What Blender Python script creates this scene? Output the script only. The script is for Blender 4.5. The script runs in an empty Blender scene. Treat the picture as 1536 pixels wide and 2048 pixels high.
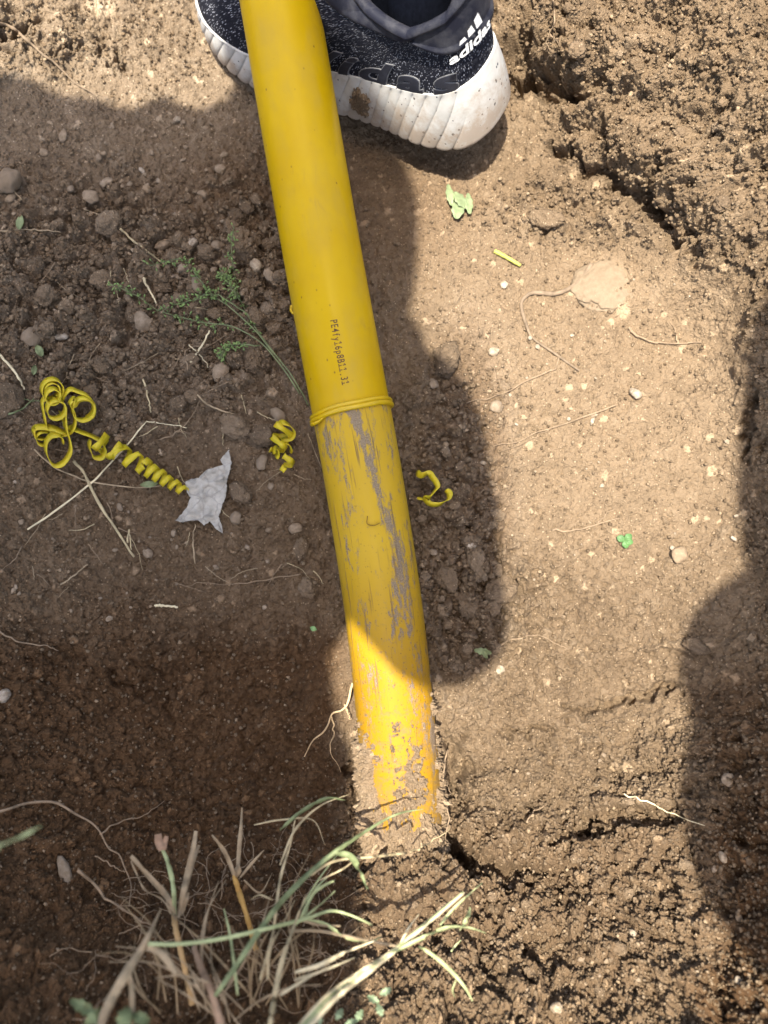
import bpy, bmesh, math, random
import numpy as np
from mathutils import Vector, Matrix
from math import radians, sin, cos, pi

random.seed(7)
RNG = np.random.RandomState(11)
scene = bpy.context.scene
COL = scene.collection

# ------------------------------------------------------------------ camera
T = radians(17.0)
D0 = 0.765
FPX = 768 / math.tan(radians(23.0))            # focal length in photo pixels
FWD = np.array([0, sin(T), -cos(T)])
UP = np.array([0, cos(T), sin(T)])
RIGHT = np.array([1.0, 0, 0])
CAM = -FWD * D0
cam_d = bpy.data.cameras.new("camera")
cam = bpy.data.objects.new("camera", cam_d)
COL.objects.link(cam)
cam.location = CAM
cam.rotation_euler = (T, 0, 0)
cam_d.sensor_fit = 'VERTICAL'
cam_d.sensor_height = 36
cam_d.lens = 36 * FPX / 2048
cam_d.clip_start = 0.02
cam_d.clip_end = 500
cam_d.dof.use_dof = True
cam_d.dof.focus_distance = 0.735
cam_d.dof.aperture_fstop = cam_d.lens / 8.5
scene.camera = cam

# ------------------------------------------------------------------ sky, sun
SUN = np.array([-0.0896, -0.1725, 0.9925])
SUN = SUN / np.linalg.norm(SUN)
world = bpy.data.worlds.new("World")
scene.world = world
world.use_nodes = True
wn = world.node_tree
wn.nodes.clear()
wo = wn.nodes.new("ShaderNodeOutputWorld")
bg = wn.nodes.new("ShaderNodeBackground")
sk = wn.nodes.new("ShaderNodeTexSky")
sk.sky_type = 'NISHITA'
sk.sun_disc = False
sk.sun_elevation = math.asin(SUN[2])
sk.sun_rotation = math.atan2(SUN[0], SUN[1])
sk.dust_density = 3.0
bg.inputs[1].default_value = 0.15
tint = wn.nodes.new("ShaderNodeMix")          # hazy warm-white sky, as the camera's white balance saw it
tint.data_type = 'RGBA'; tint.blend_type = 'MULTIPLY'
tint.inputs[0].default_value = 1.0
tint.inputs[7].default_value = (1.05, 0.985, 0.89, 1)
wn.links.new(sk.outputs[0], tint.inputs[6])
wn.links.new(tint.outputs[2], bg.inputs[0])
wn.links.new(bg.outputs[0], wo.inputs[0])
sun_d = bpy.data.lights.new("sun", 'SUN')
sun_d.energy = 3.5
sun_d.angle = radians(0.53)
sun_d.color = (1.0, 0.93, 0.80)
sun = bpy.data.objects.new("sun", sun_d)
COL.objects.link(sun)
sun.rotation_euler = Vector(SUN).to_track_quat('Z', 'Y').to_euler()
scene.view_settings.view_transform = 'Standard'
scene.view_settings.look = 'None'
scene.view_settings.exposure = 1.75
scene.view_settings.gamma = 1
scene.cycles.max_bounces = 6
scene.cycles.diffuse_bounces = 4

# ------------------------------------------------------------------ helpers
def ray(px, py):
    return FWD + RIGHT * ((px - 768) / FPX) + UP * ((1024 - py) / FPX)
def pt(px, py, d):
    return CAM + ray(px, py) * d
def proj(P):
    v = P - CAM
    d = v @ FWD
    return 768 + FPX * (v @ RIGHT) / d, 1024 - FPX * (v @ UP) / d, d

def tag(o, label=None, cat=None, group=None, kind=None):
    if label: o['label'] = label
    if cat: o['category'] = cat
    if group: o['group'] = group
    if kind: o['kind'] = kind
    return o

def mesh_obj(name, verts, faces, mat=None, parent=None, smooth=True, uvs=None):
    me = bpy.data.meshes.new(name)
    verts = np.asarray(verts, dtype=np.float32)
    if isinstance(faces, np.ndarray):
        n, k = faces.shape
        me.vertices.add(len(verts)); me.vertices.foreach_set('co', verts.ravel())
        me.loops.add(n * k); me.loops.foreach_set('vertex_index', faces.ravel().astype(np.int32))
        me.polygons.add(n); me.polygons.foreach_set('loop_start', np.arange(0, n * k, k, dtype=np.int32))
        me.polygons.foreach_set('loop_total', np.full(n, k, dtype=np.int32))
        me.update(calc_edges=True)
    else:
        me.from_pydata([tuple(map(float, v)) for v in verts], [], faces)
    if uvs is not None:
        uvl = me.uv_layers.new(name='UVMap')
        li = np.zeros(len(me.loops), dtype=np.int32)
        me.loops.foreach_get('vertex_index', li)
        uvl.data.foreach_set('uv', np.asarray(uvs, dtype=np.float32)[li].ravel())
    if smooth:
        me.polygons.foreach_set('use_smooth', np.ones(len(me.polygons), dtype=bool))
    if mat: me.materials.append(mat)
    o = bpy.data.objects.new(name, me)
    COL.objects.link(o)
    if parent: o.parent = parent
    return o

def attr(o, name, vals):
    a = o.data.attributes.new(name, 'FLOAT', 'POINT')
    a.data.foreach_set('value', np.asarray(vals, dtype=np.float32).ravel())

def empty(name, loc=(0, 0, 0)):
    o = bpy.data.objects.new(name, None)
    o.empty_display_size = 0.02
    COL.objects.link(o)
    o.location = tuple(map(float, loc))
    return o

def adopt(child, parent):
    """parent while keeping world placement (vertices are in world space)"""
    child.parent = parent
    child.matrix_parent_inverse = Matrix.Translation(parent.location).inverted()

def grid_faces(nu, nv, closed=False):
    """nu rows x nv columns of vertices"""
    i = np.arange(nu - 1)[:, None]; j = np.arange(nv if closed else nv - 1)[None, :]
    j2 = (j + 1) % nv
    a = i * nv + j; b = i * nv + j2; c = (i + 1) * nv + j2; d = (i + 1) * nv + j
    return np.stack([a, b, c, d], -1).reshape(-1, 4)

def catmull(pts, n, closed=False):
    P = np.asarray(pts, float)
    m = len(P)
    if closed:
        Q = np.vstack([P[-1], P, P[0], P[1]]); seg = m
    else:
        Q = np.vstack([2 * P[0] - P[1], P, 2 * P[-1] - P[-2]]); seg = m - 1
    t = np.linspace(0, seg, n, endpoint=not closed)
    k = np.minimum(t.astype(int), seg - 1); f = (t - k)[:, None]
    p0, p1, p2, p3 = Q[k], Q[k + 1], Q[k + 2], Q[k + 3]
    return 0.5 * ((2 * p1) + (-p0 + p2) * f + (2 * p0 - 5 * p1 + 4 * p2 - p3) * f**2 + (-p0 + 3 * p1 - 3 * p2 + p3) * f**3)

# ---- numpy noise
def _h(ix, iy, seed):
    n = (ix.astype(np.int64) * 374761393 + iy.astype(np.int64) * 668265263 + seed * 974634777) & 0xffffffff
    n = ((n ^ (n >> 13)) * 1274126177) & 0xffffffff
    n = ((n ^ (n >> 16)) * 2246822519) & 0xffffffff
    return (n ^ (n >> 15)) & 0xffffffff
def _hf(ix, iy, seed):
    return _h(ix, iy, seed).astype(np.float32) / np.float32(4294967295.0)
def perlin(x, y, seed=0):
    ix = np.floor(x).astype(np.int64); iy = np.floor(y).astype(np.int64)
    fx = (x - ix).astype(np.float32); fy = (y - iy).astype(np.float32)
    u = fx * fx * fx * (fx * (fx * 6 - 15) + 10); v = fy * fy * fy * (fy * (fy * 6 - 15) + 10)
    def g(dx, dy):
        a = _hf(ix + dx, iy + dy, seed) * np.float32(2 * pi)
        return np.cos(a) * (fx - dx) + np.sin(a) * (fy - dy)
    a = g(0, 0); b = g(1, 0); c = g(0, 1); d = g(1, 1)
    return ((a + (b - a) * u) + ((c + (d - c) * u) - (a + (b - a) * u)) * v) * 1.4
def fbm(x, y, seed=0, oct=4, gain=0.5):
    s = 0; a = 1; n = 0
    for k in range(oct):
        s = s + a * perlin(x * 2**k, y * 2**k, seed + k * 17); n += a; a *= gain
    return s / n
def worley(x, y, seed=0):
    ix = np.floor(x).astype(np.int64); iy = np.floor(y).astype(np.int64)
    F1 = np.full(x.shape, 9, np.float32); F2 = F1.copy(); ID = np.zeros(x.shape, np.float32)
    for dx in (-1, 0, 1):
        for dy in (-1, 0, 1):
            cx = ix + dx; cy = iy + dy
            h = _h(cx, cy, seed)
            jx = (h & 0xffff).astype(np.float32) / 65535; jy = ((h >> 16) & 0xffff).astype(np.float32) / 65535
            d = np.sqrt((cx - x + jx).astype(np.float32)**2 + (cy - y + jy).astype(np.float32)**2)
            idv = _hf(cx, cy, seed + 5)
            new = d < F1
            F2 = np.where(new, F1, np.minimum(F2, d)); ID = np.where(new, idv, ID); F1 = np.where(new, d, F1)
    return F1, F2, ID
def sstep(a, b, x):
    t = np.clip((x - a) / (b - a), 0, 1)
    return t * t * (3 - 2 * t)

# ---- node material helper
class NM:
    def __init__(self, name, rough=0.9, spec=0.3):
        self.m = bpy.data.materials.new(name); self.m.use_nodes = True
        self.t = self.m.node_tree; self.n = self.t.nodes; self.l = self.t.links
        self.b = self.n['Principled BSDF']
        self.b.inputs['Roughness'].default_value = rough
        self.b.inputs['Specular IOR Level'].default_value = spec
    def node(self, typ, **kw):
        nd = self.n.new(typ)
        for k, v in kw.items():
            if isinstance(k, str) and hasattr(nd, k): setattr(nd, k, v)
            else: nd.inputs[k].default_value = v
        return nd
    def link(self, a, b): self.l.new(a, b)
    def coord(self, kind='Object', scale=(1, 1, 1), rot=(0, 0, 0)):
        mp = self.n.new('ShaderNodeMapping')
        if kind == 'World':
            mp.inputs['Scale'].default_value = scale
            self.l.new(self.n.new('ShaderNodeNewGeometry').outputs['Position'], mp.inputs[0]); return mp.outputs[0]
        tc = self.n.new('ShaderNodeTexCoord')
        mp.inputs['Scale'].default_value = scale; mp.inputs['Rotation'].default_value = rot
        self.l.new(tc.outputs[kind], mp.inputs[0]); return mp.outputs[0]
    def noise(self, vec, scale, detail=4, rough=0.6, dist=0):
        nd = self.n.new('ShaderNodeTexNoise')
        nd.inputs['Scale'].default_value = scale; nd.inputs['Detail'].default_value = detail
        nd.inputs['Roughness'].default_value = rough; nd.inputs['Distortion'].default_value = dist
        self.l.new(vec, nd.inputs['Vector']); return nd.outputs['Fac']
    def voro(self, vec, scale, feature='F1', out='Distance', rnd=1.0):
        nd = self.n.new('ShaderNodeTexVoronoi'); nd.feature = feature
        nd.inputs['Scale'].default_value = scale; nd.inputs['Randomness'].default_value = rnd
        self.l.new(vec, nd.inputs['Vector']); return nd.outputs[out]
    def ramp(self, fac, stops):
        nd = self.n.new('ShaderNodeValToRGB'); cr = nd.color_ramp
        while len(cr.elements) < len(stops): cr.elements.new(0.5)
        for e, (p, c) in zip(cr.elements, stops):
            e.position = p; e.color = (c, c, c, 1) if not isinstance(c, tuple) else (*c, 1)
        self.l.new(fac, nd.inputs[0]); return nd.outputs[0]
    def mix(self, fac, a, b, mode='MIX'):
        nd = self.n.new('ShaderNodeMix'); nd.data_type = 'RGBA'; nd.blend_type = mode
        for s, v in ((nd.inputs[0], fac), (nd.inputs[6], a), (nd.inputs[7], b)):
            if hasattr(v, 'links'): self.l.new(v, s)
            elif isinstance(v, tuple): s.default_value = (*v, 1)
            else: s.default_value = v
        return nd.outputs[2]
    def math(self, op, a, b=0.0, clamp=False):
        nd = self.n.new('ShaderNodeMath'); nd.operation = op; nd.use_clamp = clamp
        for s, v in ((nd.inputs[0], a), (nd.inputs[1], b)):
            if hasattr(v, 'links'): self.l.new(v, s)
            else: s.default_value = v
        return nd.outputs[0]
    def attr(self, name, out='Fac'):
        nd = self.n.new('ShaderNodeAttribute'); nd.attribute_name = name; return nd.outputs[out]
    def color(self, c):
        if hasattr(c, 'links'): self.l.new(c, self.b.inputs['Base Color'])
        else: self.b.inputs['Base Color'].default_value = (*c, 1)
        return self
    def rough(self, r):
        self.l.new(r, self.b.inputs['Roughness'])
    def bump(self, h, dist, strength=1.0):
        nd = self.n.new('ShaderNodeBump'); nd.inputs['Distance'].default_value = dist
        nd.inputs['Strength'].default_value = strength
        self.l.new(h, nd.inputs['Height']); self.l.new(nd.outputs[0], self.b.inputs['Normal'])

def rand_obj(M):
    return M.n.new('ShaderNodeObjectInfo').outputs['Random']

# ------------------------------------------------------------------ materials
SOIL_A = (0.250, 0.186, 0.122); SOIL_B = (0.125, 0.090, 0.058); SOIL_PALE = (0.42, 0.31, 0.20)
def soil_nodes(M, tone, damp_shade=None, pale=None, grey=None):
    v = M.coord('World')
    n1 = M.noise(v, 35, 5, 0.65); n2 = M.noise(v, 420, 4, 0.7); n3 = M.noise(v, 1500, 2, 0.6)
    f = M.math('ADD', M.math('MULTIPLY', n1, 0.8), M.math('MULTIPLY', n2, 0.7))
    f = M.math('ADD', f, M.math('MULTIPLY', tone, 0.28)) if tone is not None else f
    f = M.math('SUBTRACT', f, 0.25)
    c = M.ramp(f, [(0.15, SOIL_B), (0.5, (0.19, 0.134, 0.083)), (0.85, SOIL_A)])
    # pale mineral grains
    vd = M.voro(v, 520, 'F1', 'Color')
    sep = M.n.new('ShaderNodeSeparateColor'); M.link(vd, sep.inputs[0])
    dist = M.voro(v, 520, 'F1', 'Distance')
    g = M.math('MULTIPLY', M.ramp(sep.outputs[0], [(0.88, 0.0), (0.93, 1.0)]), M.ramp(dist, [(0.25, 1.0), (0.42, 0.0)]))
    c = M.mix(M.math('MULTIPLY', g, 0.75), c, (0.50, 0.38, 0.25))
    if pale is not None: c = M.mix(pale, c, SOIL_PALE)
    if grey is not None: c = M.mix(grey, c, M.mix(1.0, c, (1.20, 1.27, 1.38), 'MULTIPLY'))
    if damp_shade is not None: c = M.mix(damp_shade, c, M.mix(1.0, c, (0.56, 0.45, 0.36), 'MULTIPLY'))
    M.color(c)
    hb = M.math('ADD', M.math('MULTIPLY', M.ramp(dist, [(0.0, 1.0), (0.7, 0.0)]), 0.6), M.math('MULTIPLY', n3, 0.6))
    hb = M.math('ADD', hb, n2)
    M.bump(hb, 0.0016, 1.0)
    return M.m
M = NM('soil', 0.95, 0.15)
mat_soil = soil_nodes(M, M.attr('tone'), M.attr('damp_shade'), M.attr('pale'), M.attr('grey'))
M = NM('soil_clod_dirt', 0.95, 0.15)
ti = M.math('MULTIPLY', M.math('SUBTRACT', rand_obj(M), 0.5), 1.4)
mat_clod = soil_nodes(M, ti, 0.15, None, 0.4)
M = NM('crust_dirt', 0.95, 0.15)
mat_crust = soil_nodes(M, M.attr('tone'), None, M.attr('pale'))

def stone_mat(name, stops, rough=0.75):
    M = NM(name, rough, 0.3)
    v = M.coord('World')
    r = rand_obj(M)
    base = M.ramp(r, stops)
    n = M.noise(v, 260, 5, 0.65)
    c = M.mix(M.ramp(n, [(0.30, 0.15), (0.62, 0.95)]), base, (0.19, 0.14, 0.09))
    M.color(c); M.bump(M.noise(v, 700, 4, 0.7), 0.0006, 0.8)
    return M.m
mat_pebble = stone_mat('pebble_stone', [(0.0, (0.22, 0.165, 0.115)), (0.35, (0.27, 0.215, 0.16)), (0.6, (0.36, 0.28, 0.20)), (0.85, (0.31, 0.22, 0.14)), (1.0, (0.44, 0.36, 0.27))])
mat_white = stone_mat('white_stone', [(0.0, (0.42, 0.35, 0.26)), (0.5, (0.55, 0.49, 0.41)), (1.0, (0.48, 0.37, 0.24))], 0.6)
mat_gravel = stone_mat('gravel_stone', [(0.0, (0.3, 0.22, 0.15)), (1.0, (0.36, 0.28, 0.2))])
def plain(name, col, rough=0.6, var=0.25, scale=60, spec=0.3, sub=0, bump=0.0):
    M = NM(name, rough, spec)
    v = M.coord('Object'); n = M.noise(v, scale, 4, 0.6)
    d = tuple(c * (1 - var) for c in col); e = tuple(min(1, c * (1 + var)) for c in col)
    M.color(M.ramp(n, [(0.3, d), (0.7, e)]))
    if sub:
        M.b.inputs['Subsurface Weight'].default_value = sub
        M.b.inputs['Subsurface Scale'].default_value = 0.002
    if bump: M.bump(M.noise(v, scale * 8, 3), bump, 0.6)
    return M.m
mat_root = plain('root', (0.25, 0.18, 0.115), 0.85, 0.3, 150, bump=0.0004)
mat_root_dusty = plain('root_dusty', (0.20, 0.148, 0.10), 0.92, 0.3, 150, bump=0.0006)
mat_straw = plain('straw', (0.42, 0.34, 0.20), 0.7, 0.35, 90)
mat_straw_pale = plain('straw_pale', (0.62, 0.53, 0.34), 0.65, 0.25, 90)
mat_dead = plain('dead_stem', (0.33, 0.25, 0.155), 0.8, 0.4, 60, bump=0.0005)
mat_green = plain('green_blade', (0.17, 0.20, 0.095), 0.55, 0.35, 70)
mat_green_pale = plain('green_pale', (0.36, 0.40, 0.20), 0.55, 0.35, 50)
mat_leaf = plain('leaf', (0.20, 0.33, 0.13), 0.55, 0.35, 120, bump=0.0005)
mat_seed = plain('seed', (0.16, 0.23, 0.075), 0.55, 0.35, 200)
mat_cloth = plain('cloth', (0.08, 0.09, 0.12), 0.9, 0.2, 30)
mat_sock = plain('sock', (0.005, 0.006, 0.010), 1.0, 0.3, 400, 0.02, bump=0.0008)

# yellow polyethylene
def yellow_mat(name, dirty):
    M = NM(name, 0.42, 0.16)
    uv = M.coord('UV')
    n = M.noise(uv, 18, 4, 0.6)
    c = M.ramp(n, [(0.3, (0.49, 0.30, 0.001)), (0.7, (0.54, 0.345, 0.002))])
    sm = M.noise(M.coord('UV', (1, 0.35, 1)), 45, 5, 0.65)
    c = M.mix(M.ramp(sm, [(0.48, 0.0), (0.72, 0.65)]), c, (0.44, 0.29, 0.035))
    d1_ = M.noise(M.coord('UV', (1, .22, 1), (0, 0, -.15)), 190, 5, .7, .5); d2_ = M.noise(uv, 14, 3)
    hs = M.math('MULTIPLY', M.ramp(d1_, [(0.56, 0.0), (0.72, 1.0)]), M.ramp(d2_, [(0.45, 0.0), (0.62, 1.0)]))
    c = M.mix(M.math('MULTIPLY', hs, .45), c, (0.33, 0.21, 0.05))
    # sparse dark specks and nicks
    sp = M.voro(M.coord('UV', (1, 0.7, 1)), 110, 'F1', 'Distance')
    gate = M.noise(uv, 30, 2)
    spk = M.math('MULTIPLY', M.ramp(sp, [(0.04, 1.0), (0.10, 0.0)]), M.ramp(gate, [(0.42, 0.0), (0.52, 1.0)]))
    c = M.mix(M.math('MULTIPLY', spk, 0.8), c, (0.12, 0.06, 0.02))
    rough = M.ramp(sm, [(0.4, 0.34), (0.7, 0.6)])
    if dirty:
        vat = M.attr('worn')            # 0 at the bead, 1 at the buried end
        # long grey-mauve rub marks, stretched along the pipe
        warp = M.coord('UV', (1.0, 0.16, 1), (0, 0, 0.02))
        a = M.noise(warp, 100, 6, 0.75, 0.4)
        b = M.noise(M.coord('UV', (1, 0.42, 1)), 26, 3, 0.6, 0.3)
        mm = M.math('ADD', a, M.math('MULTIPLY', M.math('SUBTRACT', b, 0.5), 0.95))
        mm = M.math('ADD', mm, M.math('MULTIPLY', M.attr('scuff'), .8))
        f3 = M.noise(M.coord('UV', (1, .4, 1), (0, 0, .25)), 300, 5, .8, .6)
        mm = M.math('ADD', mm, M.math('MULTIPLY', M.math('SUBTRACT', f3, .5), .95))
        mask = M.ramp(mm, [(0.565, 0.0), (0.66, 1.0)])
        c = M.mix(0.5, c, (0.48, 0.31, 0.035))
        c = M.mix(M.ramp(vat, [(0.30, 0.0), (0.62, 0.85)]), c, (0.32, 0.165, 0.008))
        fine = M.noise(uv, 900, 3, 0.7)
        grey = M.ramp(fine, [(0.35, (0.11, 0.088, 0.078)), (0.65, (0.27, 0.215, 0.18))])
        c = M.mix(M.math('MULTIPLY', mask, 0.85), c, grey)
        # hairline scratches
        s1 = M.noise(M.coord('UV', (1, 0.03, 1), (0, 0, 0.12)), 420, 2, 0.5)
        g1 = M.noise(M.coord('UV', (1, 0.5, 1)), 22, 3)
        sc = M.math('MULTIPLY', M.ramp(s1, [(0.62, 0.0), (0.67, 1.0)]), M.ramp(g1, [(0.42, 0.0), (0.56, 1.0)]))
        c = M.mix(M.math('MULTIPLY', sc, 0.75), c, (0.16, 0.10, 0.05))
        s2 = M.noise(M.coord('UV', (1, 0.05, 1), (0, 0, -0.5)), 260, 2, 0.5)
        sc2 = M.math('MULTIPLY', M.ramp(s2, [(0.64, 0.0), (0.69, 1.0)]), M.ramp(g1, [(0.45, 1.0), (0.56, 0.0)]))
        c = M.mix(M.math('MULTIPLY', sc2, 0.6), c, (0.20, 0.12, 0.05))
        # dust film thickening towards the soil
        ds = M.noise(uv, 130, 6, 0.75)
        dn = M.math('ADD', ds, M.math('MULTIPLY', vat, 0.36))
        dust = M.ramp(dn, [(0.76, 0.0), (0.92, 1.0)])
        c = M.mix(M.math('MULTIPLY', dust, 0.7), c, (0.19, 0.135, 0.08))
        dt = M.math('MULTIPLY', M.ramp(M.voro(uv, 330), [(0.10, 1.0), (0.22, 0.0)]), M.ramp(dn, [(0.55, 0.0), (0.75, 1.0)]))
        c = M.mix(M.math('MULTIPLY', dt, 0.8), c, (0.10, 0.065, 0.035))
        rough = M.mix(mask, rough, (0.8, 0.8, 0.8))
        h = M.math('SUBTRACT', M.math('MULTIPLY', mask, -0.3), M.math('ADD', sc, sc2))
        h = M.math('ADD', h, M.math('MULTIPLY', dust, 0.6))
        M.bump(h, 0.0005, 0.7)
    else:
        M.bump(M.noise(M.coord('UV', (0.25, 1, 1)), 900, 2), 0.00008, 0.5)
    M.color(c); M.rough(rough)
    return M.m
mat_pipe_clean = yellow_mat('yellow_plastic', False)
mat_pipe_dirty = yellow_mat('yellow_plastic_scuffed', True)
mat_shaving = plain('yellow_shaving', (0.50, 0.40, 0.018), 0.38, 0.12, 60, 0.3, 0.1)
mat_bead = plain('yellow_bead', (0.55, 0.36, 0.004), 0.32, 0.06, 60, 0.5)
mat_ink = plain('ink', (0.10, 0.045, 0.015), 0.6, 0.3, 800)

# ------------------------------------------------------------------ terrain: smooth pit surface from measured depths
ANCH = [(768,900,.757),(768,1200,.758),(820,1500,.758),(830,1640,.762),(1000,1000,.757),(1300,1000,.75),(1500,1000,.735),(1200,700,.77),
(1450,700,.755),(1000,500,.79),(850,400,.805),(1250,420,.79),(1100,230,.81),(1536,400,.70),(1536,100,.68),(1300,100,.75),(1400,300,.735),(1536,700,.715),
(1080,0,.83),(900,330,.835),(400,200,.845),(450,40,.86),(0,0,.80),(200,100,.835),(200,300,.82),(0,300,.80),(300,600,.79),(0,600,.775),
(300,900,.768),(0,900,.75),(500,1000,.762),(500,1300,.765),(200,1300,.75),(0,1300,.72),(300,1550,.745),(620,1600,.75),(0,1600,.685),
(300,1800,.69),(600,1800,.71),(0,2048,.585),(400,2048,.60),(768,1850,.695),(768,2048,.64),(950,1700,.742),(1000,2048,.645),(1300,1500,.74),
(1536,1500,.69),(1300,2048,.64),(1536,2048,.60),(1300,1750,.70),(1536,1250,.715),(700,0,.87),(600,200,.845),(900,50,.85)]
K = [pt(*a) for a in ANCH]
GZ = 0.27
for (x, y) in [(-.75, -.7), (-.35, -.72), (0, -.74), (.35, -.72), (.8, -.7), (-.8, -.2), (.78, -.2), (-.8, .3), (.74, .25), (-.8, .8), (.7, .75), (-.3, 1.0), (.35, 1.0), (0, 1.05),
               (-1.2, 0), (1.2, 0), (0, 1.5), (0, -1.2), (-1.2, 1.3), (1.2, 1.3), (1.2, -1.2), (-1.2, -1.2)]:
    K.append(np.array([x, y, GZ]))
for (x, y, z) in [(-.15, .62, -.02), (.12, .62, .0), (-.4, .55, .06), (.38, .58, .16), (-.52, .1, .1), (-.5, -.2, .14), (.5, 0, .12), (.5, .3, .17), (.48, -.3, .18), (0, -.5, .2), (-.3, -.5, .2), (.3, -.5, .2)]:
    K.append(np.array([x, y, z]))
K = np.array(K)
def _U(r2): return r2 * np.log(r2 + 1e-9) * 0.5
n = len(K)
r2 = (K[:, None, 0] - K[None, :, 0])**2 + (K[:, None, 1] - K[None, :, 1])**2
A = np.zeros((n + 3, n + 3)); A[:n, :n] = _U(r2) + np.eye(n) * 2e-4
A[:n, n] = 1; A[:n, n + 1:] = K[:, :2]; A[n:, :n] = A[:n, n:].T
W = np.linalg.solve(A, np.concatenate([K[:, 2], np.zeros(3)]))
def base_z(x, y):
    sh = x.shape; x = x.ravel(); y = y.ravel()
    z = np.full(x.shape, W[n]) + W[n + 1] * x + W[n + 2] * y
    for k in range(n):
        z += W[k] * _U((x - K[k, 0])**2 + (y - K[k, 1])**2)
    r = np.maximum(np.abs(x) / 0.95, np.abs(y - .1) / 1.1)
    z = z + (GZ - z) * sstep(0.72, 1.0, r)
    return np.minimum(z, GZ + 0.02).reshape(sh)

SP = 0.00082
def axis(lo, hi, far):
    mid = list(np.arange(lo, hi, SP))
    out = []; s = SP; p = hi
    while p < far:
        s = min(s * 1.12, 4.0); p += s; out.append(p)
    neg = []; s = SP; p = lo
    while p > -far:
        s = min(s * 1.12, 4.0); p -= s; neg.append(p)
    return np.array(neg[::-1] + mid + out)
XS = axis(-0.42, 0.42, 60); YS = axis(-0.42, 0.56, 60)
X, Y = np.meshgrid(XS, YS)
# coarse evaluation of the smooth surface, then bilinear
cx = np.concatenate([[-70, -20, -5], np.arange(-1.6, 1.6, .012), [5, 20, 70]]); cy = np.concatenate([[-70, -20, -5], np.arange(-1.6, 1.8, .012), [5, 20, 70]])
CX, CY = np.meshgrid(cx, cy); CZ = base_z(CX, CY)
def interp2(Z, x, y):
    i = np.clip(np.searchsorted(cx, x) - 1, 0, len(cx) - 2); j = np.clip(np.searchsorted(cy, y) - 1, 0, len(cy) - 2)
    fx = (x - cx[i]) / (cx[i + 1] - cx[i]); fy = (y - cy[j]) / (cy[j + 1] - cy[j])
    fx = fx * 1.0; fy = fy * 1.0
    return (Z[j, i] * (1 - fx) + Z[j, i + 1] * fx) * (1 - fy) + (Z[j + 1, i] * (1 - fx) + Z[j + 1, i + 1] * fx) * fy
Z0 = interp2(CZ, X, Y)
GXc = np.gradient(CZ, cx, axis=1); GYc = np.gradient(CZ, cy, axis=0)
NX = -interp2(GXc, X, Y); NY = -interp2(GYc, X, Y)
nl = np.sqrt(NX**2 + NY**2 + 1)
N0 = np.stack([NX / nl, NY / nl, 1 / nl], -1)
P0 = np.stack([X, Y, Z0], -1)
vv = P0 - CAM; dd = np.maximum(vv @ FWD, 0.05)
PX = 768 + FPX * (vv @ RIGHT) / dd; PY = 1024 - FPX * (vv @ UP) / dd
del vv
inner = sstep(0.9, 0.55, np.maximum(np.abs(X), np.abs(Y - .08)))

def blob(cxp, cyp, rx, ry, soft=0.5, rot=0.0):
    dx = PX - cxp; dy = PY - cyp; c, s = cos(rot), sin(rot)
    u = (dx * c + dy * s) / rx; v = (-dx * s + dy * c) / ry
    return sstep(1 + soft, 1 - soft, np.sqrt(u * u + v * v))
w1 = fbm(X * 18, Y * 18, 3, 3) * 90    # wobble for region borders, px
PXw = PX + w1; PYw = PY + fbm(X * 18, Y * 18, 9, 3) * 90
crumble = np.clip(sstep(1380, 1620, PYw - (PXw - 1150) * -0.15) * sstep(620, 760, PXw)
                  + sstep(-40, 60, (PXw - 1080) * 0.75 - (PYw - 260)) * sstep(980, 1060, PXw)
                  + sstep(1470, 1540, PXw) * sstep(300, 400, PYw)
                  + sstep(170, 120, PYw) * sstep(430, 380, PXw) * 0.6, 0, 1)
rocky = np.clip(blob(220, 620, 330, 260, .45) + blob(930, 1180, 110, 130, .4) + .8 * blob(900, 900, 110, 200, .4) + .6 * blob(520, 560, 110, 260, .4) + .75 * blob(1150, 425, 190, 62, .4, .1) + .35 * blob(1000, 1250, 200, 160, .5), 0, 1)
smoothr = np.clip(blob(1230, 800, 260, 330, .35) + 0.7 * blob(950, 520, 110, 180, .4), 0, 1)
lowleft = sstep(1150, 1300, PYw) * sstep(760, 640, PXw)

def dome(F1, r=0.62):
    return np.clip((1 - F1 / r) * 1.9, 0, 1)**.8
def domeR(F1, r=0.62):
    return np.sqrt(np.clip(1 - (F1 / r)**2, 0, 1))
wx = X + perlin(X * 160, Y * 160, 31) * 0.0022 + perlin(X * 430, Y * 430, 33) * 0.0011; wy = Y + perlin(X * 160, Y * 160, 32) * 0.0022 + perlin(X * 430, Y * 430, 34) * 0.0011
patch = sstep(-.15, .25, fbm(X * 34, Y * 34, 38, 3))            # loose crumbs here, smeared dust there
patch2 = sstep(-.2, .2, fbm(X * 75, Y * 75, 39, 3))
rough2 = np.clip(sstep(1000, 1250, PYw) * sstep(760, 860, PXw) * .8 + lowleft * .5 + .5 * sstep(640, 560, PXw) * sstep(850, 1000, PYw), 0, 1)
h = fbm(X * 14, Y * 14, 41, 4) * 0.010
h = h + fbm(X * 60, Y * 60, 43, 4, .55) * (0.0040 + 0.006 * crumble)
tone = fbm(X * 90, Y * 90, 47, 3) * 0.5
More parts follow.
